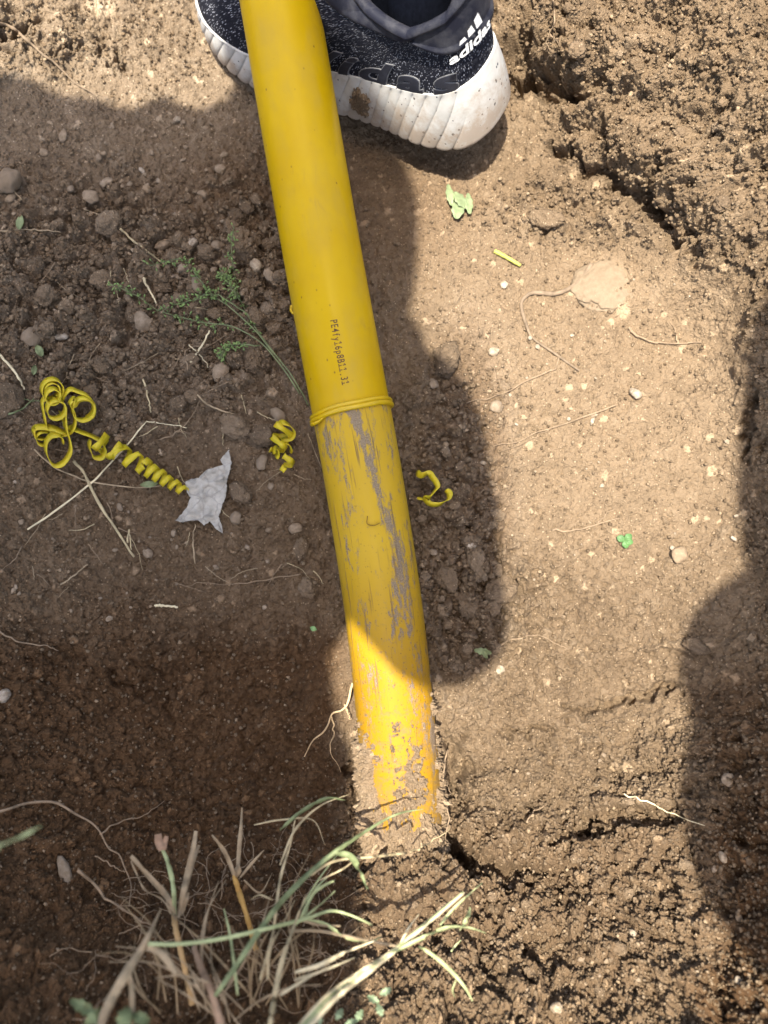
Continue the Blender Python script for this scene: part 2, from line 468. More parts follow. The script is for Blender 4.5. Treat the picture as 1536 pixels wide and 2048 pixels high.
# clods of several sizes
a1, b1, i1 = worley(wx * 62, wy * 62, 1)
on = (i1 > 0.45)
h += rocky * on * domeR(a1, .6) * 0.0105 * (0.3 + i1)
a0, b0, i0_ = worley(wx * 40 + perlin(X * 70, Y * 70, 36) * .3, wy * 40 + perlin(X * 70, Y * 70, 37) * .3, 7)
h += crumble * dome(a0, .75) * 0.015 * (i0_ - .25) + (rocky * .8 + lowleft * .5) * (i0_ > .55) * domeR(a0, .6) * .010
h += (lowleft * .8 + rough2 * .4) * (i1 > .4) * domeR(a1, .62) * .0050 * i1
h += rocky * (worley(wx * 105 + 2, wy * 105, 22)[0] < .6) * domeR(worley(wx * 105 + 2, wy * 105, 22)[0], .6) * .0045
tone += rocky * on * (i1 - .6) * 1.2
h += crumble * (i1 > .35) * dome(a1, .66) * 0.0080 * i1
a2, b2, i2 = worley(wx * 125 + 7, wy * 125, 2)
on = (i2 > 0.3)
h += (0.30 + rocky * 1.0 + crumble * .7 * patch + rough2 * .45 - smoothr * .1) * on * dome(a2, .62) * 0.0032 * (0.1 + i2)
tone += (i2 - .5) * 0.5
h -= (0.35 + .5 * rocky + .9 * rough2) * 0.0018 * sstep(.12, .0, b2 - a2) * (1 - smoothr * .5)
a3, b3, i3 = worley(wx * 250 + 3, wy * 250, 3)
h += (0.62 + .45 * patch2 + .4 * rocky + 1.0 * crumble * (.35 + .65 * patch) + .9 * rough2 * patch2) * dome(a3, .65) * 0.0020 * (0.1 + i3)
tone += (i3 - .5) * 0.5
a4, b4, i4 = worley(wx * 460 + 1, wy * 460, 4)
h += (0.8 + .5 * patch2 + .7 * crumble) * dome(a4, .7) * 0.0013 * (0.15 + i4)
tone += (i4 - .5) * 0.35
# ledges and pits torn into the dug faces
led = fbm(X * 30 + 5, Y * 26, 61, 4, .6)
h += crumble * (sstep(-.08, .02, led) - .5) * 0.005
led2 = fbm(X * 70 + 5, Y * 60, 63, 3, .6)
h += crumble * (sstep(-.05, .03, led2) - .5) * 0.004
pit = sstep(.25, .45, fbm(X * 40, Y * 40, 67, 3))
h -= crumble * pit * 0.014
# fine drying cracks on the trodden floor
c1, c2, ic = worley(X * 22 + perlin(X * 90, Y * 90, 71) * .35, Y * 22 + perlin(X * 90, Y * 90, 72) * .35, 73)
gate = sstep(0.0, .25, fbm(X * 12, Y * 12, 75, 2))
h -= (1 - crumble) * gate * sstep(.035, .0, c2 - c1) * 0.0022
a5, b5, i5 = worley(X * 40 + 9, Y * 40, 81)
flat = (i5 > .72) * sstep(1.0, .2, a5) * 0.0012
h += flat * (1 - crumble)
# hand-placed features in ground space (photo positions give the spot on the ground)
_wbx = fbm(X * 55, Y * 55, 91, 3, .6) * 46; _wby = fbm(X * 55, Y * 55, 95, 3, .6) * 46
def bumpf(cxp, cyp, rx, ry, hh, soft=.35, rot=0):
    global h
    dx = PX + _wbx - cxp; dy = PY + _wby - cyp; c, s_ = cos(rot), sin(rot)
    u = (dx * c + dy * s_) / rx; v = (-dx * s_ + dy * c) / ry
    h += sstep(1 + soft, 1 - soft, np.sqrt(u * u + v * v)) * hh
bumpf(1085, 438, 38, 24, .006, .25, .1)
bumpf(1215, 575, 55, 60, .004, .3)
bumpf(1170, 300, 70, 50, -.004)
bumpf(1350, 330, 150, 60, .016, .6, .6)
bumpf(1320, 440, 60, 20, -.024, .4, .9)
bumpf(1235, 370, 90, 15, -.022, .4, .55)
bumpf(1120, 305, 26, 12, -.020, .4, .3)
bumpf(1080, 165, 80, 28, -.034, .4, .5)
bumpf(1030, 120, 34, 70, -.034, .4, .2)
bumpf(1200, 100, 130, 55, .016, .3, .4)
bumpf(1265, 75, 14, 18, -.012, .3)
bumpf(1150, 55, 60, 40, .014, .3)
bumpf(1360, 1290, 70, 14, .006, .3, -.1)
bumpf(1250, 1400, 110, 9, -.016, .4, -.25)
bumpf(1060, 1460, 60, 8, -.011, .4, -.15)
bumpf(1250, 1640, 110, 22, -.022, .4, -.1)
bumpf(1000, 1740, 80, 22, -.024, .4, .1)
bumpf(975, 1890, 26, 60, -.012, .4, .1)
bumpf(1110, 1900, 60, 40, -.012, .4, .2)
bumpf(1450, 1800, 50, 70, -.010, .4)
bumpf(835, 1792, 110, 52, .034, .3)
bumpf(842, 1706, 92, 20, -.045, .4)
bumpf(905, 1640, 26, 60, -.014, .4)
bumpf(912, 1545, 26, 66, -.026, .5, -.05)
bumpf(720, 1560, 20, 60, -.012, .3)
bumpf(1020, 1168, 22, 8, -.010, .3, .1)
bumpf(265, 1372, 60, 7, -.007, .5, .4)
bumpf(1500, 850, 12, 60, -.016, .4, .1)
bumpf(1390, 500, 12, 45, -.014, .4, -.3)
bumpf(238, 120, 7, 34, -.014, .4, .15)
bumpf(150, 110, 60, 8, -.014, .4, -.2)
bumpf(40, 60, 60, 13, -.022, .4, -.7)
h *= inner
Pf = P0 + N0 * h[..., None]
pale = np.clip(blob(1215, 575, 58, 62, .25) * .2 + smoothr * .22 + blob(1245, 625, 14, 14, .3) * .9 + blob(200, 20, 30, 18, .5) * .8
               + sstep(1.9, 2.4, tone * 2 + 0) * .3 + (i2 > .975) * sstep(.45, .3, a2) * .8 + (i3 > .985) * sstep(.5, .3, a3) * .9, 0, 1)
damp_shade = np.clip(0.85 * sstep(1120, 1400, PYw) * sstep(740, 640, PXw) + .30 * sstep(760, 620, PXw) * sstep(180, 420, PYw)  # damp soil low left; patches under the cast shadows are painted shade
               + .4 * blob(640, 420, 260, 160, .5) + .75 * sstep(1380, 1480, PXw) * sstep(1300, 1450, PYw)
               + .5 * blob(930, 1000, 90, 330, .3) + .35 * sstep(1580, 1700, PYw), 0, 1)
ny, nx = X.shape
ground = mesh_obj('ground', Pf.reshape(-1, 3), grid_faces(ny, nx), mat_soil)
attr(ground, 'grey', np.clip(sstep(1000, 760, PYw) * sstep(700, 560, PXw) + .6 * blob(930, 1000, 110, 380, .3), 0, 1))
attr(ground, 'tone', tone * inner); attr(ground, 'pale', pale); attr(ground, 'damp_shade', damp_shade * inner + (1 - inner) * .3)
tag(ground, kind='structure')

# ---- lookup of the visible ground point under a photo pixel
vv = Pf.reshape(-1, 3) - CAM; dq = vv @ FWD
ok = dq > .1
qx = np.full(len(dq), -1.0); qy = qx.copy()
qx[ok] = 768 + FPX * (vv[ok] @ RIGHT) / dq[ok]; qy[ok] = 1024 - FPX * (vv[ok] @ UP) / dq[ok]
CELL = 4; GW, GH = 420, 552; OFF = 72
ci = ((qx + OFF) / CELL).astype(int); cj = ((qy + OFF) / CELL).astype(int)
ok &= (ci >= 0) & (ci < GW) & (cj >= 0) & (cj < GH) & (qx > -OFF) & (qy > -OFF)
DB = np.full(GH * GW, 9.0); np.minimum.at(DB, cj[ok] * GW + ci[ok], dq[ok]); DB = DB.reshape(GH, GW)
for _ in range(3):
    bad = DB > 8
    if not bad.any(): break
    sh = np.minimum(np.roll(DB, 1, 0), np.roll(DB, 1, 1)); DB = np.where(bad, sh, DB)
DBs = DB.copy()
for _ in range(4):
    DBs = (DBs + np.roll(DBs, 1, 0) + np.roll(DBs, -1, 0) + np.roll(DBs, 1, 1) + np.roll(DBs, -1, 1)) / 5
del vv, dq, qx, qy, ci, cj, ok
def gdep(px, py, smooth=False):
    if not smooth:
        return float(DB[int(np.clip((py + OFF) / CELL, 0, GH - 1)), int(np.clip((px + OFF) / CELL, 0, GW - 1))])
    u = np.clip((px + OFF) / CELL - .5, 0, GW - 1.001); v = np.clip((py + OFF) / CELL - .5, 0, GH - 1.001)
    i = int(u); j = int(v); u -= i; v -= j
    return float((DBs[j, i] * (1 - u) + DBs[j, i + 1] * u) * (1 - v) + (DBs[j + 1, i] * (1 - u) + DBs[j + 1, i + 1] * u) * v)
def gp(px, py, hgt=0.0, smooth=True):
    """point on the ground under photo pixel, lifted by hgt metres"""
    return pt(px, py, gdep(px, py, smooth) - hgt)

# ------------------------------------------------------------------ sweeps
def frames(path):
    P = np.asarray(path, float); Tn = np.gradient(P, axis=0)
    Tn /= np.linalg.norm(Tn, axis=1)[:, None] + 1e-12
    return P, Tn
def tube_data(path, rad, seg=7, jitter=0.0, taper=True):
    P, Tn = frames(path); m = len(P)
    r = np.full(m, rad) if np.isscalar(rad) else np.asarray(rad, float)
    ref = np.array([0.2, 0.1, 1.0]); ref = ref / np.linalg.norm(ref)
    A_ = np.cross(Tn, ref); A_ /= np.linalg.norm(A_, axis=1)[:, None] + 1e-9
    B_ = np.cross(Tn, A_)
    ph = np.linspace(0, 2 * pi, seg, endpoint=False)
    rr = r[:, None] * (1 + jitter * (RNG.rand(m, seg) - .5))
    V = P[:, None, :] + rr[..., None] * (np.cos(ph)[None, :, None] * A_[:, None, :] + np.sin(ph)[None, :, None] * B_[:, None, :])
    F = grid_faces(m, seg, True)
    caps = [list(range(seg))[::-1], [(m - 1) * seg + k for k in range(seg)]]
    return V.reshape(-1, 3), [tuple(f) for f in F] + [tuple(c) for c in caps]
def ribbon_data(path, wdir, width, thick):
    """flat strip: path Nx3, wdir Nx3 or 3, width scalar/array, thickness"""
    P, Tn = frames(path); m = len(P)
    Wd = np.broadcast_to(np.asarray(wdir, float), (m, 3)).copy()
    Wd -= Tn * (Wd * Tn).sum(1)[:, None]; Wd /= np.linalg.norm(Wd, axis=1)[:, None] + 1e-9
    Nn = np.cross(Tn, Wd)
    w = np.full(m, width) if np.isscalar(width) else np.asarray(width)
    w = w[:, None] * .5; t = thick * .5
    V = np.stack([P - Wd * w - Nn * t, P + Wd * w - Nn * t, P + Wd * w + Nn * t, P - Wd * w + Nn * t], 1)
    F = grid_faces(m, 4, True)
    return V.reshape(-1, 3), [tuple(f) for f in F] + [(3, 2, 1, 0), tuple((m - 1) * 4 + k for k in range(4))]
class Acc:
    def __init__(s): s.V = []; s.F = []; s.n = 0
    def add(s, vf):
        V, F = vf; s.V.append(V); s.F += [tuple(i + s.n for i in f) for f in F]; s.n += len(V); return s
    def build(s, name, mat, parent=None, smooth=True):
        V = np.vstack(s.V)
        if parent is not None:
            o = mesh_obj(name, V - np.array(parent.location), s.F, mat, parent, smooth)
        else:
            c = V.mean(0); o = mesh_obj(name, V - c, s.F, mat, None, smooth); o.location = tuple(map(float, c))
        return o
def ground_path(pts, hgt, n=40, wob=0.0, closed=False, smooth=True):
    """pts: (px, py[, extra height m])"""
    Q = [(p[0], p[1], p[2] if len(p) > 2 else 0.0) for p in pts]
    C = catmull(Q, n, closed)
    if wob:
        t = np.linspace(0, 1, n)
        C[:, 0] += wob * np.interp(t * 14, np.arange(16), RNG.randn(16)); C[:, 1] += wob * np.interp(t * 14, np.arange(16), RNG.randn(16))
    return np.array([gp(a, b, hgt + c, smooth) for a, b, c in C])

# ------------------------------------------------------------------ PIPE
PR = 0.0315
PC = np.array([(-420, 490), (-200, 526), (0, 558.5), (266, 603), (500, 643), (760, 691), (890, 716), (1000, 734.5), (1200, 765.5), (1400, 788), (1600, 806), (1690, 813), (1760, 818), (1900, 826)], float)
PD = [.715, .72, .724, .726, .727, .727, .727, .727, .729, .731, .735, .748, .785, .86]
def pipe_c(py):
    x = np.interp(py, PC[:, 0], PC[:, 1]); d = np.interp(py, PC[:, 0], PD)
    return x, d
_pys = np.linspace(-420, 1900, 260)
_k = np.hanning(31); _k /= _k.sum()
_px = np.interp(_pys, PC[:, 0], PC[:, 1]); _px = np.convolve(np.pad(_px, 15, 'reflect', reflect_type='odd'), _k, 'valid')
_pd = np.interp(_pys, PC[:, 0], PD); _pd = np.convolve(np.pad(_pd, 15, 'reflect', reflect_type='odd'), _k, 'valid')
PCEN = np.array([pt(a, b, c) for a, b, c in zip(_px, _pys, _pd)])
PTAN = np.gradient(PCEN, axis=0); PTAN /= np.linalg.norm(PTAN, axis=1)[:, None]
PLEN = np.concatenate([[0], np.cumsum(np.linalg.norm(np.diff(PCEN, axis=0), axis=1))])
def pipe_frame(py):
    c = np.array([np.interp(py, _pys, PCEN[:, k]) for k in range(3)])
    t = np.array([np.interp(py, _pys, PTAN[:, k]) for k in range(3)]); t /= np.linalg.norm(t)
    s = np.cross(t, -FWD); s /= np.linalg.norm(s)      # sideways (points photo-left or right)
    if s[0] < 0: s = -s
    f = np.cross(s, t); f /= np.linalg.norm(f)
    if f @ FWD > 0: f = -f                              # towards the camera side
    return c, t, s, f
def pipe_pt(py, phi, r=PR):
    """phi = 0 faces up, +90 deg faces photo-right"""
    c, t, s, f = pipe_frame(py)
    return c + r * (sin(phi) * s + cos(phi) * f)
pipe = empty('gas_pipe', pt(806, 1600, .76))
tag(pipe, 'long yellow plastic pipe running down the middle and into the soil, scuffed below its ring', 'pipe')
def pipe_section(name, y0, y1, m, mat, r=PR, extra=None, seg=96):
    ys = np.linspace(y0, y1, m); V = []; U = []; wn_ = []; scf = []
    for y in ys:
        c, t, s, f = pipe_frame(y)
        L = np.interp(y, _pys, PLEN)
        for k in range(seg + 1):
            ph = -pi + 2 * pi * k / seg
            V.append(c + r * (sin(ph) * s + cos(ph) * f)); U.append((ph * PR + .2, L)); wn_.append(np.clip((y - 850) / 800, 0, 1))
            # the rubbed band under the ring, then two rubbed flanks
            q = -.05
            xx = math.degrees(ph)
            cen = np.interp(y, [840, 960, 1050], [6, 14, 30]); q += .27 * math.exp(-((xx - cen) / 8)**2) * np.interp(y, [825, 850, 980, 1060], [0, 1, .8, 0])
            q += .13 * math.exp(-((xx + 38) / 12)**2) * np.interp(y, [960, 1020, 1250, 1330], [0, 1, 1, 0])
            q += .12 * math.exp(-((xx - 38) / 14)**2) * np.interp(y, [990, 1050, 1400, 1500], [0, 1, 1, .2])
            q += .08 * math.exp(-((xx - 60) / 14)**2)
            q += .10 * math.exp(-((xx - 26) / 8)**2) * math.exp(-((y - 1365) / 45)**2) * 2
            scf.append(q)
    o = mesh_obj(name, np.array(V) - np.array(pipe.location), grid_faces(m, seg + 1), mat, pipe, True, U)
    attr(o, 'worn', wn_); attr(o, 'scuff', scf)
    return o
pipe_section('clean_wall', -420, 822, 120, mat_pipe_clean)
pipe_section('scuffed_wall', 822, 1900, 160, mat_pipe_dirty)['label'] = 'dirty scuffed lower length of yellow pipe'
# doubled rolled bead
acc = Acc()
for yb, rb, R_ in ((819, .0017, PR + .0009), (827.5, .0021, PR + .0011)):
    ring = []
    for k in range(97):
        ph = -pi + 2 * pi * k / 96
        ring.append(pipe_pt(yb + 9 * (-math.sin(ph)) * 0.4 - 3 * math.cos(ph) + .7 * math.sin(5 * ph), ph, R_))
    acc.add(tube_data(ring, rb, 10))
# torn lip at the left end of the bead
lip = [pipe_pt(836, radians(-75), PR + .002), pipe_pt(838, radians(-60), PR + .004), pipe_pt(836, radians(-50), PR + .0025), pipe_pt(832, radians(-42), PR + .002)]
acc.add(tube_data(catmull(lip, 14), np.linspace(.002, .0008, 14), 7))
acc.build('rolled_bead', mat_bead, pipe)
# small curl of skin on the left flank
acc = Acc(); acc.add(tube_data(catmull([pipe_pt(598, radians(-85), PR), pipe_pt(606, radians(-88), PR + .0014), pipe_pt(615, radians(-84), PR)], 12), .0011, 6))
acc.build('skin_nick', mat_bead, pipe)
# small torn gouge in the scuffed skin
acc = Acc(); acc.add(ribbon_data(catmull([pipe_pt(1030, radians(-2), PR + .0002), pipe_pt(1044, radians(-4), PR + .0010), pipe_pt(1049, radians(5), PR + .0016), pipe_pt(1046, radians(13), PR + .0020)], 16), -FWD, .0016, .0004))
acc.build('gouge', mat_ink, pipe)
# printed marking, one character at a time on the cylinder
def text_mesh(s, size, offset=0.0, extrude=0.0, res=3):
    cu = bpy.data.curves.new('t', 'FONT'); cu.body = s; cu.size = size; cu.offset = offset; cu.extrude = extrude
    cu.resolution_u = res; cu.align_x = 'CENTER'
    ob = bpy.data.objects.new('t', cu); COL.objects.link(ob)
    dg = bpy.context.evaluated_depsgraph_get(); dg.update()
    me = bpy.data.meshes.new_from_object(ob.evaluated_get(dg))
    bpy.data.objects.remove(ob); bpy.data.curves.remove(cu)
    bm = bmesh.new(); bm.from_mesh(me); bpy.data.meshes.remove(me)
    return bm
def merge_bm(dst_v, dst_f, bm, fn):
    o = len(dst_v)
    bm.verts.index_update()
    for v in bm.verts: dst_v.append(fn(v.co))
    for f in bm.faces: dst_f.append([o + v.index for v in f.verts])
txt = "PE4fy16p8B11.31"
tv, tf = [], []
y_a, y_b = 655, 781
adv = [(i + .5) for i in range(len(txt))]
for i, ch in enumerate(txt):
    if ch == '1':
        bm = bmesh.new()
        for P in (((-.00042, 0), (.00042, 0), (.00042, .0058), (-.00042, .0058)), ((-.0016, .0047), (-.0013, .0041), (-.0004, .0050), (-.0004, .0058)), ((-.0016, 0), (-.00045, 0), (-.00045, .0007), (-.0016, .0007)), ((.00045, 0), (.0016, 0), (.0016, .0007), (.00045, .0007))):
            bm.faces.new([bm.verts.new((a, b, 0)) for a, b in P])
    else: bm = text_mesh(ch, 0.0080, 0.00010, 0)
    yc = y_a + (y_b - y_a) * (i + .5) / len(txt)
    mpp = (np.interp(y_b, _pys, PLEN) - np.interp(y_a, _pys, PLEN)) / (y_b - y_a)
    ws = 0.74 if ch not in '1.' else .9
    def fn(co, yc=yc, ws=ws):
        return pipe_pt(yc + co.x * ws / mpp, (co.y - .0029) / PR, PR + .00012)
    merge_bm(tv, tf, bm, fn); bm.free()
mesh_obj('printed_marking', np.array(tv) - np.array(pipe.location), tf, mat_ink, pipe, False)

# soil caked on the buried end
ys = np.linspace(1290, 1722, 420); seg = 300
ph = np.linspace(-pi * .62, pi * .62, seg)
YY, PH = np.meshgrid(ys, ph, indexing='ij')
L = np.interp(YY, _pys, PLEN); U_ = PH * PR
tn = np.interp(YY, [1290, 1400, 1500, 1560, 1640, 1722], [-.55, -.30, -.04, .04, .16, .34])
nz = fbm(U_ * 60, L * 50, 201, 5, .65) + .75 * fbm(U_ * 170, L * 150, 203, 4, .65)
deg = np.degrees(PH)
tn = tn + .35 * np.exp(-((deg + 66) / 22)**2) * np.exp(-((YY - 1570) / 70)**2)    # bulge on the left flank
tn = tn - .45 * np.exp(-((deg + 26) / 9)**2) * np.exp(-((YY - 1560) / 75)**2)      # bare streak
tn = tn - .40 * np.exp(-((deg - 52) / 12)**2) * np.exp(-((YY - 1530) / 90)**2)
tn = tn - .5 * np.exp(-((deg - 70) / 16)**2) * np.exp(-((YY - 1690) / 50)**2)
hh = tn + nz * .75
thick = np.where(hh > 0, .0002 + .013 * np.clip(hh, 0, 1.1), hh * .01) + .007 * sstep(1610, 1665, YY) * sstep(75, 50, np.abs(deg))
d1, d2, di = worley(U_ * 330, L * 330, 210); e1, e2, ei = worley(U_ * 620, L * 620, 211)
thick += (domeR(d1, .65) * .0022 * (di + .1) + domeR(e1, .65) * .0011 * (ei + .2)) * sstep(-.02, .2, hh)
endn = fbm(U_ * 70, L * 0 + 3, 220, 3) * 26
edge = sstep(1684, 1676, YY + endn + 26 * np.abs(np.sin(PH))**2 - 8)
thick = thick * edge - .004 * (1 - edge)
V = np.zeros(YY.shape + (3,))
for i, y in enumerate(ys):
    c, t, s, f = pipe_frame(y)
    rr = PR + thick[i]
    V[i] = c + rr[:, None] * (np.sin(ph)[:, None] * s + np.cos(ph)[:, None] * f)
o = mesh_obj('soil_crust', V.reshape(-1, 3) - np.array(pipe.location), grid_faces(len(ys), seg), mat_crust, pipe)
attr(o, 'tone', (di - .5) * .8 + (ei - .5) * .5); attr(o, 'pale', (.25 + .6 * (di > .96)) * np.ones_like(di))
o['label'] = 'pale soil caked on the lower end of the pipe'

# ------------------------------------------------------------------ SHOE (local frame: x heel->toe, y lateral side, z up)
SH_POS = pt(990, 250, .779); SH_YAW, SH_ROLL, SH_PITCH = radians(149), radians(-6), radians(8.6)
def _R(yaw, roll, pitch):
    return np.array((Matrix.Rotation(yaw, 3, 'Z') @ Matrix.Rotation(pitch, 3, 'Y') @ Matrix.Rotation(roll, 3, 'X')))
RSH = _R(SH_YAW, SH_ROLL, SH_PITCH)
SS = 1.0
def shw(P): return SH_POS + (np.asarray(P) * SS) @ RSH.T
shoe = empty('shoe', SH_POS)
tag(shoe, 'black knit sports shoe with a ribbed white speckled sole behind the yellow pipe', 'shoe')
outl = [(0,0),(.003,.018),(.016,.033),(.045,.039),(.09,.038),(.14,.042),(.19,.049),(.235,.048),(.27,.037),(.293,.016),(.299,-.004),(.291,-.028),
        (.266,-.043),(.22,-.048),(.17,-.041),(.12,-.033),(.08,-.034),(.045,-.037),(.016,-.032),(.003,-.018)]
NU = 1440
OL = catmull(outl, NU, True)
tg = np.roll(OL, -1, 0) - np.roll(OL, 1, 0); tg /= np.linalg.norm(tg, axis=1)[:, None]
ON = np.stack([-tg[:, 1], tg[:, 0]], 1)
if (ON[0, 0] > 0): ON = -ON
ARC = np.concatenate([[0], np.cumsum(np.linalg.norm(np.diff(OL, axis=0), axis=1))])     # from the heel along the lateral side
LAT = (OL[:, 1] > -.002)
def sole_bot(x): return .004 + .026 * np.clip((x - .19) / .11, 0, 1)**2 + .006 * np.clip((.03 - x) / .03, 0, 1)**2
def sole_top(x): return np.interp(x, [0, .03, .08, .15, .22, .27, .30], [.074, .064, .055, .050, .046, .050, .056])
nr = 60
V = []; U = []; darks = []
sgn = np.where(LAT, ARC, ARC[-1] - ARC)
for j in range(nr):
    v = j / (nr - 1)
    zb = sole_bot(OL[:, 0]); zt = sole_top(OL[:, 0])
    z = zb + (zt - zb) * v
    off = .012 * (1 - v)**1.1 * np.interp(OL[:, 0], [0, .05, .15, .3], [.75, .95, .6, .3]) + .002 * np.sin(pi * v)
    if v < .12: off = off - .006 * (1 - v / .12)**2
    fade = np.interp(sgn, [.028, .042, .3, .34], [0, 1, 1, .3])
    ph_ = (sgn + .022 * v) / .0115 + .25 * np.sin(sgn * 60)
    rib = np.abs(np.sin(pi * ph_))**.24
    off = off - .0026 * (1 - rib) * fade * sstep(1.0, .9, v) - .0005
    z = z + .0026 * (1 - rib) * fade * (1 - v)**2
    p = OL + ON * off[:, None]
    V.append(np.column_stack([p, z])); U.append(np.column_stack([ARC, np.full(NU, v)])); darks.append((1 - rib) * fade)
# foot-bed lip and underside
p = OL - ON * .006; V.append(np.column_stack([p, sole_top(OL[:, 0]) - .002])); U.append(np.column_stack([ARC, np.full(NU, 1.0)])); darks.append(np.zeros(NU))
V.insert(0, np.column_stack([OL * .2 + np.array([.11, 0]), np.full(NU, .006)])); U.insert(0, np.column_stack([ARC, np.zeros(NU)])); darks.insert(0, np.ones(NU))
M = NM('white_sole', 0.55, 0.35)
uv = M.coord('UV'); uvn = M.n.new('ShaderNodeSeparateXYZ'); M.link(uv, uvn.inputs[0])
v3 = M.coord('Object')
c = M.ramp(M.noise(v3, 50, 4), [(0.3, (0.42, 0.41, 0.385)), (0.7, (0.54, 0.53, 0.505))])
sp = M.voro(v3, 210, 'F1', 'Distance'); spc = M.n.new('ShaderNodeSeparateColor'); M.link(M.voro(v3, 210, 'F1', 'Color'), spc.inputs[0])
thr = M.math('MULTIPLY', M.ramp(spc.outputs[0], [(0.5, 0.0), (1.0, 1.0)]), 0.30)
spk = M.math('LESS_THAN', sp, thr)
c = M.mix(M.math('MULTIPLY', spk, .9), c, (0.03, 0.035, 0.05))
dn = M.noise(v3, 70, 6, .7)
low = M.math('SUBTRACT', 0.75, uvn.outputs[1])
dirt = M.ramp(M.math('ADD', dn, M.math('MULTIPLY', low, .45)), [(0.48, 0.0), (0.74, 1.0)])
c = M.mix(M.math('MULTIPLY', dirt, .7), c, (0.30, 0.22, 0.15))
c = M.mix(M.math('MULTIPLY', M.ramp(M.attr('sole_dark'), [(0.35, 0.0), (1.0, 1.0)]), .55), c, (0.22, 0.19, 0.16))  # darker along the grooves between ribs and on the underside
M.color(c); M.bump(dn, .0004, .4)
Vw = shw(np.vstack(V)) - np.array(shoe.location)
o = mesh_obj('sole', Vw, grid_faces(len(V), NU, True), M.m, shoe, True, np.vstack(U))
attr(o, 'sole_dark', np.concatenate(darks))
sole = o

# upper
th = np.linspace(0, 2 * pi, NU, endpoint=False)
# collar angle follows outline parameter (0 heel, pi toe)
tx = .5 * (1 - np.cos(th))
colx = .006 + .108 * tx; coly = .030 * np.sin(th) * (1 + .12 * np.cos(th))
colz = np.interp(tx, [0, .12, .4, .75, 1], [.150, .130, .112, .118, .135])
CO = np.column_stack([colx, coly, colz])
BT = np.column_stack([OL - ON * .0022, sole_top(OL[:, 0]) - .003])
def upper(t, idx=slice(None), out=0.0):
    b = BT[idx]; cc = CO[idx]
    toe = np.clip((b[:, 0] - .10) / .19, 0, 1)[:, None]
    p1 = b + np.array([0, 0, 1.0]) * (.020 + .012 * toe)
    p2 = cc + (b - cc) * (.12 + .25 * toe) * np.array([1, 1, .25]) + np.array([0, 0, -.010]) * (1 - toe)
    t = np.asarray(t, float)
    t = t[:, None] if t.ndim else t
    P = (1 - t)**3 * b + 3 * (1 - t)**2 * t * p1 + 3 * (1 - t) * t * t * p2 + t**3 * cc
    if out:
        nrm = np.column_stack([ON[idx], np.full(len(b), .35)]); nrm /= np.linalg.norm(nrm, axis=1)[:, None]
        P = P + nrm * out
    return P
rows = 50
V = [upper(j / (rows - 1)) for j in range(rows)]
hl = np.concatenate([[0], np.cumsum([np.linalg.norm(V[j + 1] - V[j], axis=1).mean() for j in range(rows - 1)])])
U = [np.column_stack([ARC, np.full(NU, hl[j])]) for j in range(rows)]
M = NM('black_knit', 0.9, 0.2)
k1 = M.coord('UV', (1, .45, 1), (0, 0, 0.5))
vd = M.voro(k1, 620, 'F1', 'Distance', .7)
g = M.noise(M.coord('UV'), 90, 3, .6)
fl = M.math('MULTIPLY', M.ramp(vd, [(0.24, 1.0), (0.40, 0.0)]), M.ramp(g, [(0.36, 0.0), (0.55, 1.0)]))
M.color(M.mix(fl, (0.010, 0.011, 0.018), (0.30, 0.31, 0.35)))
M.bump(M.ramp(vd, [(0.0, 1.0), (0.6, 0.0)]), .0006, .9)
o = mesh_obj('knit_upper', shw(np.vstack(V)) - np.array(shoe.location), grid_faces(rows, NU, True), M.m, shoe, True, np.vstack(U))
# inner lining
V = []
for k in range(8):
    q = k / 7
    V.append(CO * np.array([1, 1, 1]) * 1.0 + (np.array([.06, 0, .05]) - CO) * np.array([.18 * q, .25 * q, 0]) + np.array([0, 0, -.055 * q]))
mat_rubber = plain('black_rubber', (0.022, 0.024, 0.034), 0.5, 0.35, 60, 0.4, bump=.0003)
M = NM('dusty_rubber', 0.6, 0.18)
v3 = M.coord('Object'); q = M.noise(v3, 60, 6, .7)
M.color(M.ramp(q, [(0.42, (0.012, 0.013, 0.022)), (0.78, (0.06, 0.06, 0.068))])); M.bump(M.noise(v3, 500, 3), .0003, .4)
mat_dusty = M.m
mesh_obj('lining', shw(np.vstack(V)) - np.array(shoe.location), grid_faces(8, NU, True), mat_sock, shoe)
# padded collar roll with wide band
def collar_band():
    V = []; rowsb = 14
    for k in range(rowsb):
        a = k / (rowsb - 1)
        # rolls from inside over the rim and down the outside
        ang = pi * (1 - a)
        V.append(CO + np.column_stack([ON, np.zeros(NU)]) * (cos(ang) * .0055)[..., None] if False else CO + np.column_stack([ON * (cos(ang) * .0055), np.full(NU, sin(ang) * .005)]))
    for t in np.linspace(.985, .80, 8):
        V.append(upper(t, out=.0026 * (1 if t > .81 else .1)))
    return np.vstack(V), rowsb + 8
Vc, rb = collar_band()
mesh_obj('collar', shw(Vc) - np.array(shoe.location), grid_faces(rb, NU, True), mat_dusty, shoe)
